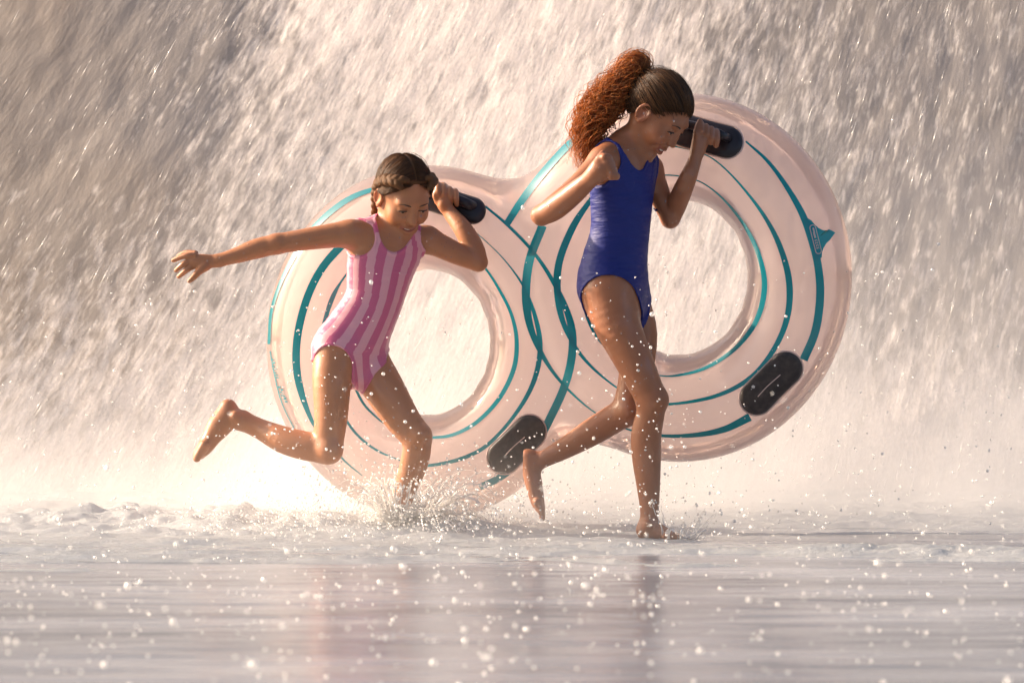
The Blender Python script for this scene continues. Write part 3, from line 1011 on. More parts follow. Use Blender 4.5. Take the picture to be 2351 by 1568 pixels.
# left arm folded up to the grab bar
b1 = BAR_L[9]; YB = b1[1]
FA = G1.like()
FA.add(chain([P(1098, 602, .25), P(1088, 572, .26), P(1064, 528, .275), P(1034, 490, YB - .03), P(1020, 470, YB - .028)], [.0262, .0300, .0270, .0205, .0178]), 0)
FA.add(chain([P(1020, 470, YB - .028), P(1015, 450, YB - .022), P(1016, 434, YB - .004)], [.0185, .0210, .0190], flat=(nrm([.35, .9, 0]), .8)), .012)
for k in range(4):
    x0 = 1003 + 13.5 * k; y0 = 424 + 5.2 * k
    FA.add(chain([P(x0, y0 + 2, YB + .010), P(x0 + 2, y0 + 1, YB - .020), P(x0 + 4, y0 + 16, YB - .036), P(x0 + 5, y0 + 30, YB - .026)], [.0092, .0096, .0086, .0074]), .0035)
FA.add(chain([P(1006, 462, YB - .024), P(1000, 448, YB - .03), P(1004, 434, YB - .030)], [.0115, .0095, .0080]), .005)
G1.merge(FA, .008)
HD = add_head(G1, H1)
G1.merge(HD, .016)
V, Q = G1.mesh(2)
P1 = empty("person", "smaller girl in a pink striped swimsuit, one leg kicked back, arm flung out", "person",
           "girls running with the tube", tuple(P(910, 1235, .19) * [1, 1, 0]))
skin1 = skin_mat("warm_tan_skin")  # her own skin tone, a paler tan than the taller girl's
mesh_np("body", V, Q, skin1, P1, attrs={"skin": skin_colours(V, H1, pink_skin, (.30, .095, .075))})
beads(V, Q, P1, 420, 31)
face_parts(P1, H1, (.05, .03, .015), (.045, .022, .012))

# swimsuit: a skin-tight shell over the trunk, cut out at legs, arms and neck
S1 = trunk1.copy(); S1.f -= .0032
reg = S1.like(); reg.add(loft1.prim(.028), 0)
S1 = hemmed(S1, reg, [
    chain([P(757, 850, .045), legR[2] + [0, -.04, 0], legR[3]], [.072, .08, .08]),
    chain([P(752, 862, .12), legR[2], legR[3]], [.060, .08, .08]),
    chain([P(893, 858, .20), P(950, 930, .15), P(990, 1000, .12)], [.066, .085, .09]),
    chain([P(905, 830, .27), P(960, 930, .2)], [.062, .085]),
    chain([P(818, 546, .07), P(775, 548, .07)], [.054, .07]),
    chain([P(836, 520, .06), P(800, 500, .06)], [.040, .06]),
    chain([P(986, 546, .20), P(1030, 560, .2)], [.040, .075]),
    chain([P(1003, 572, .22), P(1040, 590, .22)], [.045, .06]),
    chain([P(917, 548, .075), P(912, 510, .12)], [.050, .060]),
    chain([P(900, 500, .18), P(900, 440, .18)], [.058, .06])])
SV, SQ = S1.mesh(2)
loft1.flip = True
ang, hh = loft1.angle(SV)
m = NT("pink_striped_lycra")
st = m.attr("stripe").outputs["Fac"]
co = m.coord()
wave = m.math('SINE', m.math('MULTIPLY', st, 12.2))
fac = m.ramp(m.math('ADD', m.math('MULTIPLY', wave, .5), .5), [(.44, 0.0), (.56, 1.0)])
col = m.mix(fac, (.72, .33, .38), (.56, .11, .22))
folds = m.noise(m.mapping(co, (22, 22, 75)), 1.0, 3)
lycra1 = m.done(m.pbsdf(Base_Color=col, Roughness=.38, Sheen_Weight=.2, Normal=m.bump(folds, .35, .006)))
mesh_np("swimsuit", SV, SQ, lycra1, P1, attrs={"stripe": ang})

# hair: two tight plaits from a middle parting
def plait(g, pts, r0, r1, n, h, k=.0025):
    c = catmull(pts, n)
    T = np.gradient(c, axis=0); T /= np.linalg.norm(T, axis=1)[:, None]
    for i in range(n):
        out = nrm(c[i] - h.C)
        side = nrm(np.cross(out, T[i]))
        s = 1 if i % 2 else -1
        r = r0 + (r1 - r0) * i / n
        a = c[i] + side * s * r * .85 - T[i] * r * .9
        b = c[i] - side * s * r * .25 + T[i] * r * .9 + out * r * .35
        g.add(chain([a, (a + b) / 2 + out * r * .25 + side * s * r * .2, b], [r * .55, r * .78, r * .5]), k)
hx = axis_steps(H1.C[0] - .14, H1.C[0] + .13, .0021)
hy = axis_steps(H1.C[1] - .14, H1.C[1] + .14, .0021)
hz = axis_steps(H1.C[2] - .17, H1.C[2] + .13, .0021)
HG = Grid(hx, hy, hz)
cap_solid(HG, H1, .0075)
nv = H1.U - H1.F * 1.35
HG.cut((lambda X, Y, Z: (X - H1.C[0]) * nv[0] + (Y - H1.C[1]) * nv[1] + (Z - H1.C[2]) * nv[2] - .011 * H1.s, H1.C - .2, H1.C + .2), .004)
for q in (-1, 1):
    HG.cut(H1.e((.004, q * .080, -.012), (.026, .02, .028)), .004)
HG.cut(H1.ch([(.083, 0, .045), (.070, 0, .085), (.030, 0, .116), (-.03, 0, .122), (-.09, 0, .085)], [.0012] * 5), .001)
for q in (-1, 1):
    plait(HG, [H1.p(.046, q * .044, .084), H1.p(.026, q * .062, .078), H1.p(-.004, q * .074, .056), H1.p(-.030, q * .076, .022), H1.p(-.042, q * .068, -.020), H1.p(-.040, q * .060, -.060), H1.p(-.034, q * .056, -.095), H1.p(-.022, q * .058, -.125)],
          .0150, .0085, 25, H1)
HV, HQ = HG.mesh(1)
def scalp_strands(h, grow, starts, ends, rad, seed, n=16, lift=.0012):
    """thin hairs combed over the skull ellipsoid from each start to its end (head coordinates)"""
    r_ = np.random.default_rng(seed)
    c = np.array([-.014, 0, .024]); R = np.array([.092, .0725, .087]) + grow
    parts, val = [], []
    for a, b in zip(starts, ends):
        u = np.linspace(0, 1, n)[:, None]
        da, db = (np.array(a) - c) / R, (np.array(b) - c) / R
        da /= np.linalg.norm(da); db /= np.linalg.norm(db)
        om = math.acos(float(np.clip(da @ db, -1, 1))) + 1e-6
        d = (np.sin((1 - u) * om) * da + np.sin(u * om) * db) / math.sin(om)
        fly = .010 * r_.random() if r_.random() < .05 else 0.0
        k = (1 + (lift + r_.uniform(0, .0016)) / .085 + fly / .085 * np.sin(u * np.pi) + .006 * np.sin(u * r_.uniform(4, 10) + r_.uniform(0, 6)))
        fade = np.clip(u / .035, 0, 1)
        q = c + d * R * (1 - .02 * (1 - fade) + (k - 1) * fade)
        W = h.C + h.s * (q @ h.M)
        V, F = tube_mesh(W, rad * (.5 if fly else 1) * h.s * r_.uniform(.7, 1.3) * (np.clip(u[:, 0] / .2, .35, 1)), 4, False)
        parts.append((V, F)); val.append(np.full(len(V), r_.random()))
    V, F = join(parts)
    return V, F, np.concatenate(val)
m = NT("brown_plaited_hair")
co = m.coord()
st = m.attr("strand").outputs["Fac"]
cmb = m.n("ShaderNodeCombineXYZ"); m.set(cmb, 0, st)
nz = m.noise(cmb.outputs[0], 1.0, 3, .6)
col = m.mix(nz, (.034, .015, .006), (.25, .115, .042))
hair1_mat = m.done(m.mixsh(.2, m.pbsdf(Base_Color=col, Roughness=.55, Specular_IOR_Level=.25, Normal=m.bump(nz, .7, .003)), m.transl((.35, .15, .05))))
q = H1.loc(HV)
along = q[:, 0] * .9 + q[:, 2] * .25 + .02 * np.sin(q[:, 1] * 60)
hair1 = mesh_np("hair", HV, HQ, hair1_mat, P1, attrs={"strand": along * 520})
sr = np.random.default_rng(5)
st_, en_ = [], []
for i in range(1100):
    q = 1 if i % 2 else -1
    t = sr.random()
    # from the parting (or the front hairline) combed sideways and back into the plait
    if sr.random() < .66:
        th_ = .86 + 1.45 * t
        a = (-.014 + .10 * math.cos(th_), q * (.0002 + .0012 * sr.random()), .024 + .094 * math.sin(th_))
    else:
        w = sr.uniform(.05, .9)
        a = (.062 - .060 * w**1.2 - .004 * sr.random(), q * (.006 + .067 * w), .090 - .084 * w)
    k = np.clip(t + sr.normal() * .08, 0, 1)
    b = (.042 - .076 * k, q * (.050 + .022 * math.sin(k * 2.2)), .082 - .074 * k)
    st_.append(a); en_.append(b)
V, F, val = scalp_strands(H1, .0075, st_, en_, .00105, 8)
m = NT("brown_strands")
sh = m.attr("lock").outputs["Fac"]
col = m.mix(sh, (.020, .008, .003), (.135, .058, .020))
st_mat = m.done(m.mixsh(.15, m.pbsdf(Base_Color=col, Roughness=.5, Specular_IOR_Level=.25), m.transl((.3, .13, .04))))
mesh_np("hair_strands", V, F, st_mat, hair1, attrs={"lock": val})

# ============ the taller girl: blue suit, curly ponytail
tan_skin = (.34, .132, .060)
psi, th = math.radians(27), math.radians(47)
H2 = Head(P(1508, 263, -.02), (math.cos(th) * math.cos(psi), -math.cos(th) * math.sin(psi), -math.sin(th)), (math.sin(psi), math.cos(psi), 0), 1.0)
w2 = nrm([.70, .71, .03])
loft2 = Loft([(P(1434, 335, 0), .050, .044), (P(1432, 378, 0), .106, .062), (P(1428, 430, 0), .100, .072),
              (P(1424, 530, 0), .086, .072), (P(1412, 600, 0), .098, .078), (P(1408, 655, 0), .106, .084), (P(1428, 700, 0), .066, .060)], w2)
xs = axis_steps(.03, .62, .0032, [(.20, .60, .0026), (.28, .56, .0021)])
ys = axis_steps(-.42, .30, .0032, [(-.14, .12, .0024)])
zs = axis_steps(-.03, 1.33, .0032, [(.96, 1.31, .0020)])
G2 = Grid(xs, ys, zs)
G2.add(loft2.prim(), 0)
S2R, S2L = P(1384, 370, -.085), P(1492, 388, .085)
G2.add(chain([P(1432, 350, 0), P(1452, 320, -.008), P(1478, 288, -.015)], [.042, .037, .038]), .03)
G2.add(chain([P(1426, 352, -.01), P(1402, 358, -.05), S2R], [.036, .035, .037]), .03)
G2.add(chain([P(1440, 356, .01), P(1470, 368, .05), S2L], [.034, .033, .034]), .03)
nl = [P(1402, 675, -.045), P(1414, 735, -.060), P(1442, 800, -.075), P(1472, 864, -.085), P(1496, 916, -.085)]
G2.add(chain(nl, [.073, .066, .056, .048, .0425]), .04)
fl = [P(1440, 690, .060), P(1464, 770, .060), P(1458, 866, .050), P(1440, 942, .050)]
G2.add(chain(fl, [.062, .055, .046, .0415]), .03)
G2.add(chain([S2R, P(1330, 425, -.125), P(1280, 466, -.165), P(1243, 494, -.195)], [.037, .0325, .0295, .0275]), .02)
G2.add(chain([S2L, P(1512, 440, .085), P(1526, 475, .08), P(1539, 503, .075)], [.034, .0305, .0275, .0255]), .02)
trunk2 = G2.copy()
# near lower leg and standing foot
G2.add(chain([P(1496, 917, -.085), P(1493, 950, -.078), P(1484, 995, -.070), P(1484, 1045, -.062), P(1488, 1108, -.055), P(1491, 1165, -.05), P(1490, 1200, -.05)],
             [.0415, .0395, .0415, .0405, .0335, .0265, .0250]), .012)
G2.add(ball(P(1507, 918, -.095), .028), .02)
G2.add(chain([P(1481, 1218, -.05), P(1500, 1218, -.055), P(1524, 1224, -.065), P(1538, 1229, -.07)], [.025, .0255, .019, .013]), .02)
for k in range(5):
    yy = -.100 + .0145 * k
    G2.add(chain([P(1530, 1229, yy + .004), P(1550 + 4 * (k in (0, 1)), 1231, yy), P(1560 - 4.0 * k, 1233, yy)], [.0125, .0098, .0085 - .0004 * k]), .005)
G2.add(ball(P(1487, 1203, -.078), .012), .012)
# far lower leg trailing, toes down
G2.add(chain([P(1440, 943, .05), P(1408, 962, .07), P(1362, 990, .09), P(1305, 1024, .115), P(1256, 1050, .13), P(1232, 1060, .138)],
             [.0410, .0400, .0385, .0310, .0245, .0240]), .012)
G2.add(ball(P(1446, 940, .02), .028), .02)
G2.add(chain([P(1213, 1050, .14), P(1218, 1075, .138), P(1226, 1112, .13), P(1234, 1150, .122), P(1240, 1166, .118)], [.0245, .0250, .0240, .0195, .0140]), .02)
for k in range(5):
    yy = .092 + .0145 * k
    G2.add(chain([P(1234, 1152, yy), P(1243, 1172 - 2 * k, yy), P(1245 - k, 1189 - 4 * k, yy)], [.0125, .0098, .0082 - .0004 * k]), .005)
# near forearm, coming towards the lens, loose fist
NA = G2.like()
NA.add(chain([P(1243, 495, -.195), P(1276, 477, -.225), P(1325, 438, -.275), P(1362, 405, -.315)], [.0285, .0325, .0285, .0215]), 0)
NA.add(chain([P(1362, 405, -.315), P(1376, 392, -.322), P(1387, 384, -.322)], [.0215, .0300, .0290]), .015)
for k in range(4):      # fingers folded away on the far side of the fist
    x0 = 1388 + 5.5 * k; y0 = 360 + 14.0 * k
    NA.add(chain([P(x0, y0 + 2, -.340), P(x0 + 10, y0 + 3, -.328), P(x0 + 6, y0 + 4, -.288), P(x0 - 8, y0 + 6, -.282)], [.0120, .0108, .0096, .0080]), .006)
NA.add(chain([P(1372, 376, -.330), P(1378, 362, -.330), P(1384, 352, -.318)], [.0130, .0105, .0085]), .008)
G2.merge(NA, .006)
# far forearm up to the grab bar
YR = BAR_R[13][1]
FA = G2.like()
FA.add(chain([P(1539, 503, .075), P(1552, 472, .068), P(1577, 415, YR - .045), P(1594, 372, YR - .040), P(1602, 345, YR - .036)], [.0258, .0295, .0250, .0192, .0180]), 0)
FA.add(chain([P(1602, 345, YR - .036), P(1608, 325, YR - .032), P(1616, 306, YR - .012)], [.0190, .0235, .0195], flat=(nrm([.3, .95, 0]), .8)), .012)
for k in range(4):
    x0 = 1607 + 12.0 * k; y0 = 288 + 6.0 * k
    FA.add(chain([P(x0, y0, YR + .006), P(x0 + 2, y0 - 2, YR - .020), P(x0 + 3, y0 + 14, YR - .040), P(x0 + 1, y0 + 28, YR - .034)], [.0094, .0096, .0090, .0078]), .0035)
FA.add(chain([P(1600, 326, YR - .040), P(1600, 306, YR - .040), P(1603, 290, YR - .030), P(1607, 279, YR - .022)], [.0125, .0105, .0090, .0076]), .006)
G2.merge(FA, .008)
HD = add_head(G2, H2)
G2.merge(HD, .016)
V, Q = G2.mesh(2)
P2 = empty("person", "taller girl in a plain blue swimsuit with a curly auburn ponytail, head bowed", "person",
           "girls running with the tube", tuple(P(1490, 1235, -.05) * [1, 1, 0]))
skin2 = skin_mat("deep_tan_skin")
mesh_np("body", V, Q, skin2, P2, attrs={"skin": skin_colours(V, H2, tan_skin, (.30, .085, .065))})
beads(V, Q, P2, 420, 32)
face_parts(P2, H2, (.03, .018, .01), (.022, .012, .008))

S2 = trunk2.copy(); S2.f -= .0032
reg = S2.like(); reg.add(loft2.prim(.028), 0)
S2 = hemmed(S2, reg, [
    chain([P(1397, 703, -.10), P(1430, 800, -.10), nl[4]], [.086, .11, .11]),
    chain([P(1480, 748, .10), P(1475, 840, .08)], [.094, .11]),
    chain([P(1376, 362, -.10), P(1330, 400, -.14)], [.062, .09]),
    chain([P(1512, 392, .09), P(1540, 440, .09)], [.050, .07]),
    chain([P(1448, 322, -.03), P(1470, 366, -.055), P(1478, 390, -.06)], [.064, .030, .004]),
    chain([P(1425, 318, .02), P(1440, 250, .02)], [.068, .08])])
strap = trunk2.copy(); strap.f -= .0040
tb = strap.like()
tb.add(chain([P(1366, 420, .02), P(1374, 360, .01), P(1396, 326, -.03), P(1418, 344, -.075), P(1436, 384, -.085), P(1446, 420, -.085)], [.011, .009, .008, .0085, .012, .018]), 0)
tb.add(chain([P(1450, 330, .06), P(1476, 346, .05), P(1500, 374, .02), P(1496, 410, .0)], [.008, .008, .009, .012]), 0)
strap.f = np.maximum(strap.f, tb.f)
S2.merge(strap, .004)
SV, SQ = S2.mesh(2)
m = NT("blue_lycra"); co = m.coord()
folds = m.noise(m.mapping(co, (9, 9, 38), (0.2, 0.3, 0)), 1.0, 3)
col = m.mix(m.noise(co, 14, 3), (.008, .015, .14), (.011, .021, .185))
lycra2 = m.done(m.pbsdf(Base_Color=col, Roughness=.55, Specular_IOR_Level=.35, Normal=m.bump(folds, .9, .012)))
suit2 = mesh_np("swimsuit", SV, SQ, lycra2, P2)

# slicked-back hair and the curly ponytail
hx = axis_steps(H2.C[0] - .15, H2.C[0] + .13, .0021)
hy = axis_steps(H2.C[1] - .11, H2.C[1] + .11, .0021)
hz = axis_steps(H2.C[2] - .13, H2.C[2] + .13, .0021)
HG = Grid(hx, hy, hz)
cap_solid(HG, H2, .0065)
nv = H2.U - H2.F * 1.05
HG.cut((lambda X, Y, Z: (X - H2.C[0]) * nv[0] + (Y - H2.C[1]) * nv[1] + (Z - H2.C[2]) * nv[2] - .003, H2.C - .2, H2.C + .2), .004)
for q in (-1, 1):
    HG.cut(H2.e((.000, q * .080, -.014), (.030, .02, .034)), .004)
    HG.cut(H2.e((.072, q * .062, .030), (.030, .028, .022)), .006)
HV, HQ = HG.mesh(1)
m = NT("slick_dark_hair")
st = m.attr("strand").outputs["Fac"]
cmb = m.n("ShaderNodeCombineXYZ"); m.set(cmb, 0, st)
nz = m.noise(cmb.outputs[0], 1.0, 3, .6)
col = m.mix(nz, (.014, .006, .003), (.060, .027, .011))
slick = m.done(m.pbsdf(Base_Color=col, Roughness=.5, Specular_IOR_Level=.2, Normal=m.bump(nz, .6, .003)))
TIE = H2.p(-.099, 0, .036)
q = H2.loc(HV)
tv = q - np.array([-.099, 0, .036])
axis = nrm([-.93, 0, .36])
e1 = np.array([0, 1.0, 0]); e2 = np.cross(axis, e1)
angs = np.arctan2(tv @ e2, tv @ e1)
hair2 = mesh_np("hair", HV, HQ, slick, P2, attrs={"strand": angs * 26})
sr = np.random.default_rng(6)
st_, en_ = [], []
for i in range(1300):
    q = 1 if i % 2 else -1
    t = sr.random()
    if sr.random() < .75:      # the whole hairline: brow, temple, over the ear, nape
        hl = catmull([(.076, 0, .074), (.071, .026, .070), (.056, .050, .054), (.034, .064, .026), (.012, .070, .022), (-.026, .072, .000), (-.052, .060, -.034), (-.070, .034, -.052), (-.078, 0, -.056)], 60)
        a = hl[int(t * 59)] + sr.normal(size=3) * [.0045, .002, .0055]
    else:
        a = np.array([.075 - .14 * t, .070 * math.sin(t * 2.6) * sr.random(), .062 + .03 * math.sin(t * 3)])
    st_.append((a[0], q * a[1], a[2])); en_.append((-.099 + .003 * sr.normal(), .006 * sr.normal(), .036 + .007 * sr.normal()))
V, F, val = scalp_strands(H2, .0065, st_, en_, .0010, 9, n=20, lift=.0008)
m = NT("dark_strands")
sh = m.attr("lock").outputs["Fac"]
col = m.mix(sh, (.012, .005, .002), (.120, .052, .018))
mesh_np("hair_strands", V, F, m.done(m.pbsdf(Base_Color=col, Roughness=.42, Specular_IOR_Level=.2)), hair2, attrs={"lock": val})
tiem = NT("hair_tie"); tiem = tiem.done(tiem.pbsdf(Base_Color=(.012, .010, .012), Roughness=.6))
axw = H2.M.T @ axis
a1 = nrm(np.cross(axw, [0, 0, 1])); a2 = np.cross(axw, a1)
tc = TIE + axw * .016
rp = [tc + .019 * (math.cos(t) * a1 + math.sin(t) * a2) for t in np.linspace(0, 2 * np.pi, 20)]
V, F = tube_mesh(rp, .0075, 8, False)
mesh_np("hair_tie", V, F, tiem, P2)

prng = np.random.default_rng(11)
cen = catmull([tc - axw * .012, tc + axw * .03, P(1422, 200, .0), P(1390, 236, .0), P(1362, 270, .0), P(1348, 322, .0), P(1332, 388, .0)], 60)
crad = np.interp(np.linspace(0, 1, 60), [0, .07, .2, .4, .6, .8, 1], [.013, .024, .038, .052, .056, .048, .026])
T = np.gradient(cen, axis=0); T /= np.linalg.norm(T, axis=1)[:, None]
Nn = np.cross(T, [0, 1.0, 0]); Nn /= np.linalg.norm(Nn, axis=1)[:, None]
Bb = np.cross(T, Nn)
locks, shade = [], []
for i in range(760):
    end = prng.uniform(.55, 1.0) if prng.random() < .8 else prng.uniform(.9, 1.0)
    n = int(26 + 50 * end)
    u = np.linspace(0.0, end, n)
    r = math.sqrt(prng.random()) * prng.uniform(.8, 1.06); a = prng.uniform(0, 2 * np.pi)
    if i < 60: r = prng.uniform(1.02, 1.30)
    ix = u * 59
    c = np.stack([np.interp(ix, np.arange(60), cen[:, d]) for d in range(3)], 1)
    nn = np.stack([np.interp(ix, np.arange(60), Nn[:, d]) for d in range(3)], 1)
    bb = np.stack([np.interp(ix, np.arange(60), Bb[:, d]) for d in range(3)], 1)
    R = np.interp(ix, np.arange(60), crad)
    aa = a + prng.normal() * .5 * u + .25 * np.sin(u * 9 + prng.uniform(0, 6))
    c = c + (nn * np.cos(aa)[:, None] + bb * np.sin(aa)[:, None]) * (R * r)[:, None]
    turns = prng.uniform(4.5, 12); ph = prng.uniform(0, 6.28); hr = prng.uniform(.0040, .0115) * np.clip(u * 6, 0, 1)
    w = ph + u * turns * 2 * np.pi + .8 * np.sin(u * 14 + ph)
    c = c + (nn * np.cos(w)[:, None] + bb * np.sin(w)[:, None]) * hr[:, None]
    c[:, 2] -= .012 * u * u * prng.random()
    rad = (prng.uniform(.0005, .0008) if i < 60 else prng.uniform(.0007, .0015)) * np.clip((end - u) / end * 6, .25, 1)
    V, F = tube_mesh(c, rad, 4, False)
    locks.append((V, F)); shade.append(np.full(len(V), prng.random()))
V, F = join(locks)
m = NT("auburn_curls")
sh = m.attr("lock").outputs["Fac"]
col = m.mix(sh, (.13, .050, .018), (.58, .245, .085))
curl = m.done(m.mixsh(.55, m.pbsdf(Base_Color=col, Roughness=.38), m.transl(m.mix(sh, (.62, .27, .08), (.90, .50, .18)))))
mesh_np("ponytail", V, F, curl, P2, attrs={"lock": np.concatenate(shade)})

# ------------------------------------------------------------------ mist, splashes, drops
def water_bits(name, clearness):
    m = NT(name)
    w = (.93, .91, .88)
    b = m.mixsh(.55, m.diffuse(w), m.transl(w))
    b = m.mixsh(clearness, b, m.transp((.97, .97, .97)))
    return m.done(m.mixsh(.22, b, m.gloss((1, 1, 1), .22)))
drop_mat = water_bits("water_drop", .30)
splash_mat = water_bits("splash_water", .45)

_ic = bpy.data.meshes.new("t")
import bmesh
bm = bmesh.new(); bmesh.ops.create_icosphere(bm, subdivisions=2, radius=1.0); bm.to_mesh(_ic); bm.free()
ICO_V = np.array([v.co[:] for v in _ic.vertices]); ICO_F = np.array([p.vertices[:] for p in _ic.polygons])
bm = bmesh.new(); bmesh.ops.create_icosphere(bm, subdivisions=1, radius=1.0); bm.to_mesh(_ic); 
ICO1_V = np.array([v.co[:] for v in bm.verts]); ICO1_F = np.array([[v.index for v in f.verts] for f in bm.faces]); bm.free()
bpy.data.meshes.remove(_ic)

def cloud(name, C, r, stretch, axis, mat, tv=ICO1_V, tf=ICO1_F):
    """many small drops in one mesh; stretched along axis"""
    n = len(C)
    axis = axis / np.linalg.norm(axis, axis=1)[:, None]
    ref = np.where(np.abs(axis[:, :1]) < .8, np.array([[1.0, 0, 0]]), np.array([[0, 1.0, 0]]))
    A = np.cross(axis, ref); A /= np.linalg.norm(A, axis=1)[:, None]
    B = np.cross(axis, A)
    V = C[:, None] + r[:, None, None] * (tv[None, :, 0:1] * A[:, None] + tv[None, :, 1:2] * B[:, None] + tv[None, :, 2:3] * axis[:, None] * stretch[:, None, None])
    F = (tf[None] + (np.arange(n) * len(tv))[:, None, None]).reshape(-1, tf.shape[1])
    return mesh_np(name, V.reshape(-1, 3), F, mat)

OCT_V = np.array([[1, 0, 0], [0, 1, 0], [-1, 0, 0], [0, -1, 0], [0, 0, 1], [0, 0, -1]], float)
OCT_F = np.array([[0, 1, 4], [1, 2, 4], [2, 3, 4], [3, 0, 4], [1, 0, 5], [2, 1, 5], [3, 2, 5], [0, 3, 5]])
r5 = np.random.default_rng(21)
def flow_dir(C):
    d = np.stack([C[:, 0] - XA, 0 * C[:, 0], C[:, 2] - ZA], 1)
    return d / np.linalg.norm(d, axis=1)[:, None]

# drops streaking down in front of the fall
n = 1500
C = np.stack([r5.uniform(-2.3, 2.3, n), r5.uniform(.75, 2.0, n), r5.uniform(.05, 2.1, n)], 1)
L = r5.uniform(14, 48, n); r = r5.uniform(.0004, .0008, n) * r5.choice([1, 1, 1, 1.7], n)
o = cloud("falling_drops", C, r, L, flow_dir(C) + r5.normal(size=(n, 3)) * .03, drop_mat, OCT_V, OCT_F)
o["kind"] = "stuff"

# fine spray thrown up round the runners
def spray_pts(n, cx, cy, cz, sx, sy, sz):
    return np.stack([r5.normal(cx, sx, n), r5.normal(cy, sy, n), np.abs(r5.normal(cz, sz, n)) + .01], 1)
C = np.vstack([spray_pts(700, -.55, .1, .0, .45, .5, .55), spray_pts(420, .45, -.15, .0, .5, .4, .45),
               spray_pts(2600, -.27, .10, .02, .19, .18, .085), spray_pts(1500, -.50, .25, .0, .30, .25, .045), spray_pts(260, -.55, -.25, .0, .22, .1, .35), spray_pts(160, .36, -.3, .1, .12, .1, .4), spray_pts(140, .50, .0, .02, .16, .18, .06),
               np.stack([r5.uniform(-1.2, 1.2, 1500), r5.uniform(-5.4, -.3, 1500), r5.gamma(1.5, .075, 1500)], 1),
               np.stack([r5.uniform(.4, 1.5, 160), r5.uniform(-.3, .9, 160), r5.uniform(.05, .75, 160)], 1)])
C = C[C[:, 2] < np.where(C[:, 0] < 0, .74, .92)]
n = len(C)
r = np.clip(r5.lognormal(math.log(.0019), .45, n), .0008, .0052)
o = cloud("spray", C, r, r5.uniform(.9, 1.5, n), r5.normal(size=(n, 3)), drop_mat)
o["kind"] = "stuff"

# the larger glinting drops nearest the lens, each one its own object
dm = []
for k in range(4):
    V = ICO_V * (1 + .12 * perlin(ICO_V[:, 0] * 1.6 + 9 * k, ICO_V[:, 1] * 1.6, ICO_V[:, 2] * 1.6)[:, None])
    V[:, 2] *= (1.0, 1.35, .85, 1.15)[k]
    me = bpy.data.meshes.new("water_droplet")
    me.from_pydata([tuple(v) for v in V], [], [tuple(int(i) for i in f) for f in ICO_F])
    me.polygons.foreach_set("use_smooth", np.ones(len(me.polygons), bool))
    me.materials.append(drop_mat)
    dm.append(me)
for k in range(260):
    if k < 150:
        x, y, z = r5.uniform(-.85, .25), r5.uniform(-5.2, -1.8), r5.gamma(1.5, .06) + .012
    elif k < 230:
        x, y, z = r5.uniform(.1, .95), r5.uniform(-5.2, -1.5), r5.gamma(1.6, .07) + .012
    else:
        x, y, z = r5.uniform(.1, 1.3), r5.uniform(-.6, -.3), r5.uniform(.2, .75)
    o = bpy.data.objects.new("water_droplet", dm[k % 4])
    COL.objects.link(o)
    o.location = (x, y, z)
    s = float(np.clip(r5.lognormal(math.log(.0021), .50), .0012, .0062))
    o.scale = (s, s, s)
    o.rotation_euler = (r5.uniform(-.5, .5), r5.uniform(-.5, .5), r5.uniform(0, 3))
    o["label"] = "glinting water droplet hanging in the air before the running girls"
    o["category"] = "droplet"
    o["group"] = "water droplets flung up in front of the girls"

# splashes where the feet strike: a ragged crown of thin sheets and threads
def splash(name, label, c, n_thread, n_sheet, size, lean, seed):
    q = np.random.default_rng(seed)
    parts = []
    c = np.array(c)
    def arc(a, v, up, T, n=14):
        t = np.linspace(0, T, n)[:, None]
        d = np.array([math.cos(a), math.sin(a), 0])
        return c + d * (.045 + v * t) + np.array([0, 0, 1]) * (up * t - 4.9 * t * t) + np.array(lean) * t
    for i in range(n_thread):
        a = q.uniform(0, 6.28)
        T = q.uniform(.05, .17) * size
        p = arc(a, q.uniform(.1, 1.0), q.uniform(.6, 1.95), T) + np.cumsum(q.normal(size=(14, 3)) * .0016, 0)
        rr = q.uniform(.0009, .0034) * np.linspace(1, .25, 14) * (1 + .5 * np.sin(np.linspace(0, q.uniform(4, 14), 14)))
        parts.append(tube_mesh(p, np.maximum(rr, .0004), 6))
        e = p[-1]
        for _ in range(2):
            s = q.uniform(.0010, .0046)
            parts.append((e + q.normal(size=3) * .012 + ICO1_V * s * np.array([1, 1, 1.4]), ICO1_F))
    for i in range(n_sheet):
        a0 = q.uniform(0, 6.28); w = q.uniform(.25, .8); v = q.uniform(.15, .8); up = q.uniform(.7, 1.6); T = q.uniform(.07, .16) * size
        na, nt = 14, 12
        rows = []
        for ai in np.linspace(a0, a0 + w, na):
            e = T * (.45 + .55 * abs(perlin(ai * 3 + i, .3, seed) * 2))
            rows.append(arc(ai, v, up, e, nt))
        S = np.array(rows)
        S = S + .010 * np.stack([fbm(S[..., 0] * 22, S[..., 1] * 22, S[..., 2] * 22 + k * 9, 2) for k in range(3)], -1)
        th = .0016
        nrmv = np.cross(np.gradient(S, axis=0), np.gradient(S, axis=1)); nrmv /= np.linalg.norm(nrmv, axis=-1)[..., None] + 1e-9
        tap = np.linspace(1, .15, nt)[None, :, None]
        A = (S + nrmv * th * tap).reshape(-1, 3); B = (S - nrmv * th * tap).reshape(-1, 3)
        gf = grid_faces(na, nt)
        parts.append((np.vstack([A, B]), [gf, gf[:, ::-1] + na * nt]))
    V, F = join(parts)
    o = mesh_np(name, V, F, splash_mat)
    o["label"] = label; o["category"] = "splash"; o["kind"] = "stuff"
splash("splash", "tall ragged splash of water round the smaller girl's planted foot", P(930, 1234, .13), 360, 60, 1.75, (.25, -.15, 0), 4)
splash("splash", "low fan of water at the toes of the taller girl", P(1556, 1237, -.07), 22, 2, .55, (.35, 0, 0), 9)

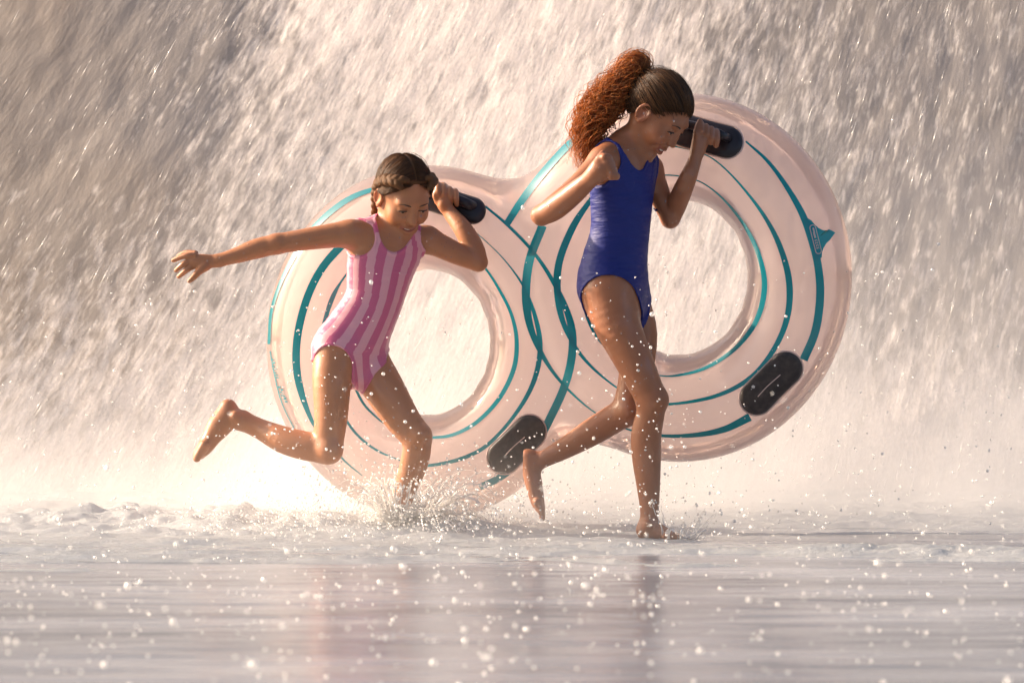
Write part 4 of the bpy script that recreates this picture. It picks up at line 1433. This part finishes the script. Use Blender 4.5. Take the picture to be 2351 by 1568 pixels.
# drifting mist at the foot of the fall
m = NT("mist")
co = m.coord()
sep = m.n("ShaderNodeSeparateXYZ"); m.set(sep, 0, co)
x, y, z = sep.outputs
fall = m.math('EXPONENT', m.math('MULTIPLY', z, -2.6))
side = m.math('MULTIPLY', m.math('SUBTRACT', 3.4, m.math('ABSOLUTE', x)), 1.2, clamp=True)
ed = m.math('MULTIPLY', m.math('MULTIPLY', m.math('SUBTRACT', y, .75), 2.2, clamp=True), m.math('MULTIPLY', m.math('SUBTRACT', 3.4, m.math('ABSOLUTE', x)), 1.2, clamp=True))
nz = m.ramp(m.noise(co, 2.4, 3, .55), [(.34, .15), (.68, 1.0)])
dx = m.math('MULTIPLY', m.math('ADD', x, .66), 1 / .30)
dzz = m.math('MULTIPLY', m.math('SUBTRACT', z, .10), 1 / .17)
dy = m.math('MULTIPLY', m.math('SUBTRACT', y, 1.35), 1 / .4)
bl = m.math('EXPONENT', m.math('MULTIPLY', m.math('ADD', m.math('ADD', m.math('MULTIPLY', dx, dx), m.math('MULTIPLY', dzz, dzz)), m.math('MULTIPLY', dy, dy)), -1.0))
den = m.math('ADD', m.math('MULTIPLY', fall, 1.25), m.math('MULTIPLY', bl, 2.0))
top = m.math('MULTIPLY', m.math('SUBTRACT', 1.5, z), 2.0, clamp=True)
lft = m.math('ADD', .14, m.math('MULTIPLY', m.math('ADD', x, 1.10), 1.7, clamp=True))
den = m.math('MULTIPLY', m.math('MULTIPLY', m.math('MULTIPLY', den, lft), ed), top)
low = m.math('MULTIPLY', m.math('EXPONENT', m.math('MULTIPLY', z, -9.0)), m.math('MULTIPLY', m.math('MULTIPLY', m.math('ADD', y, .75), 1.1, clamp=True), 1.9))
low = m.math('MULTIPLY', low, m.math('ADD', .45, m.math('EXPONENT', m.math('MULTIPLY', m.math('POWER', m.math('ABSOLUTE', m.math('ADD', x, .40)), 2.0), -6.0))))
den = m.math('MULTIPLY', m.math('ADD', den, m.math('MULTIPLY', low, side)), nz)
vol = m.n("ShaderNodeVolumePrincipled")
vol.inputs["Color"].default_value = (.97, .96, .95, 1)
vol.inputs["Anisotropy"].default_value = .45
m.set(vol, "Density", den)
mist_mat = m.done(None, vol.outputs[0])
bx = np.array([[a, b, c] for a in (-3.4, 3.4) for b in (-.80, 3.3) for c in (-.03, 1.5)])
bf = np.array([[0, 1, 3, 2], [4, 6, 7, 5], [0, 4, 5, 1], [2, 3, 7, 6], [0, 2, 6, 4], [1, 5, 7, 3]])
o = mesh_np("mist", bx, bf, mist_mat, smooth=False)
o["kind"] = "stuff"
scene.cycles.volume_step_rate = 2.0
scene.cycles.volume_max_steps = 128
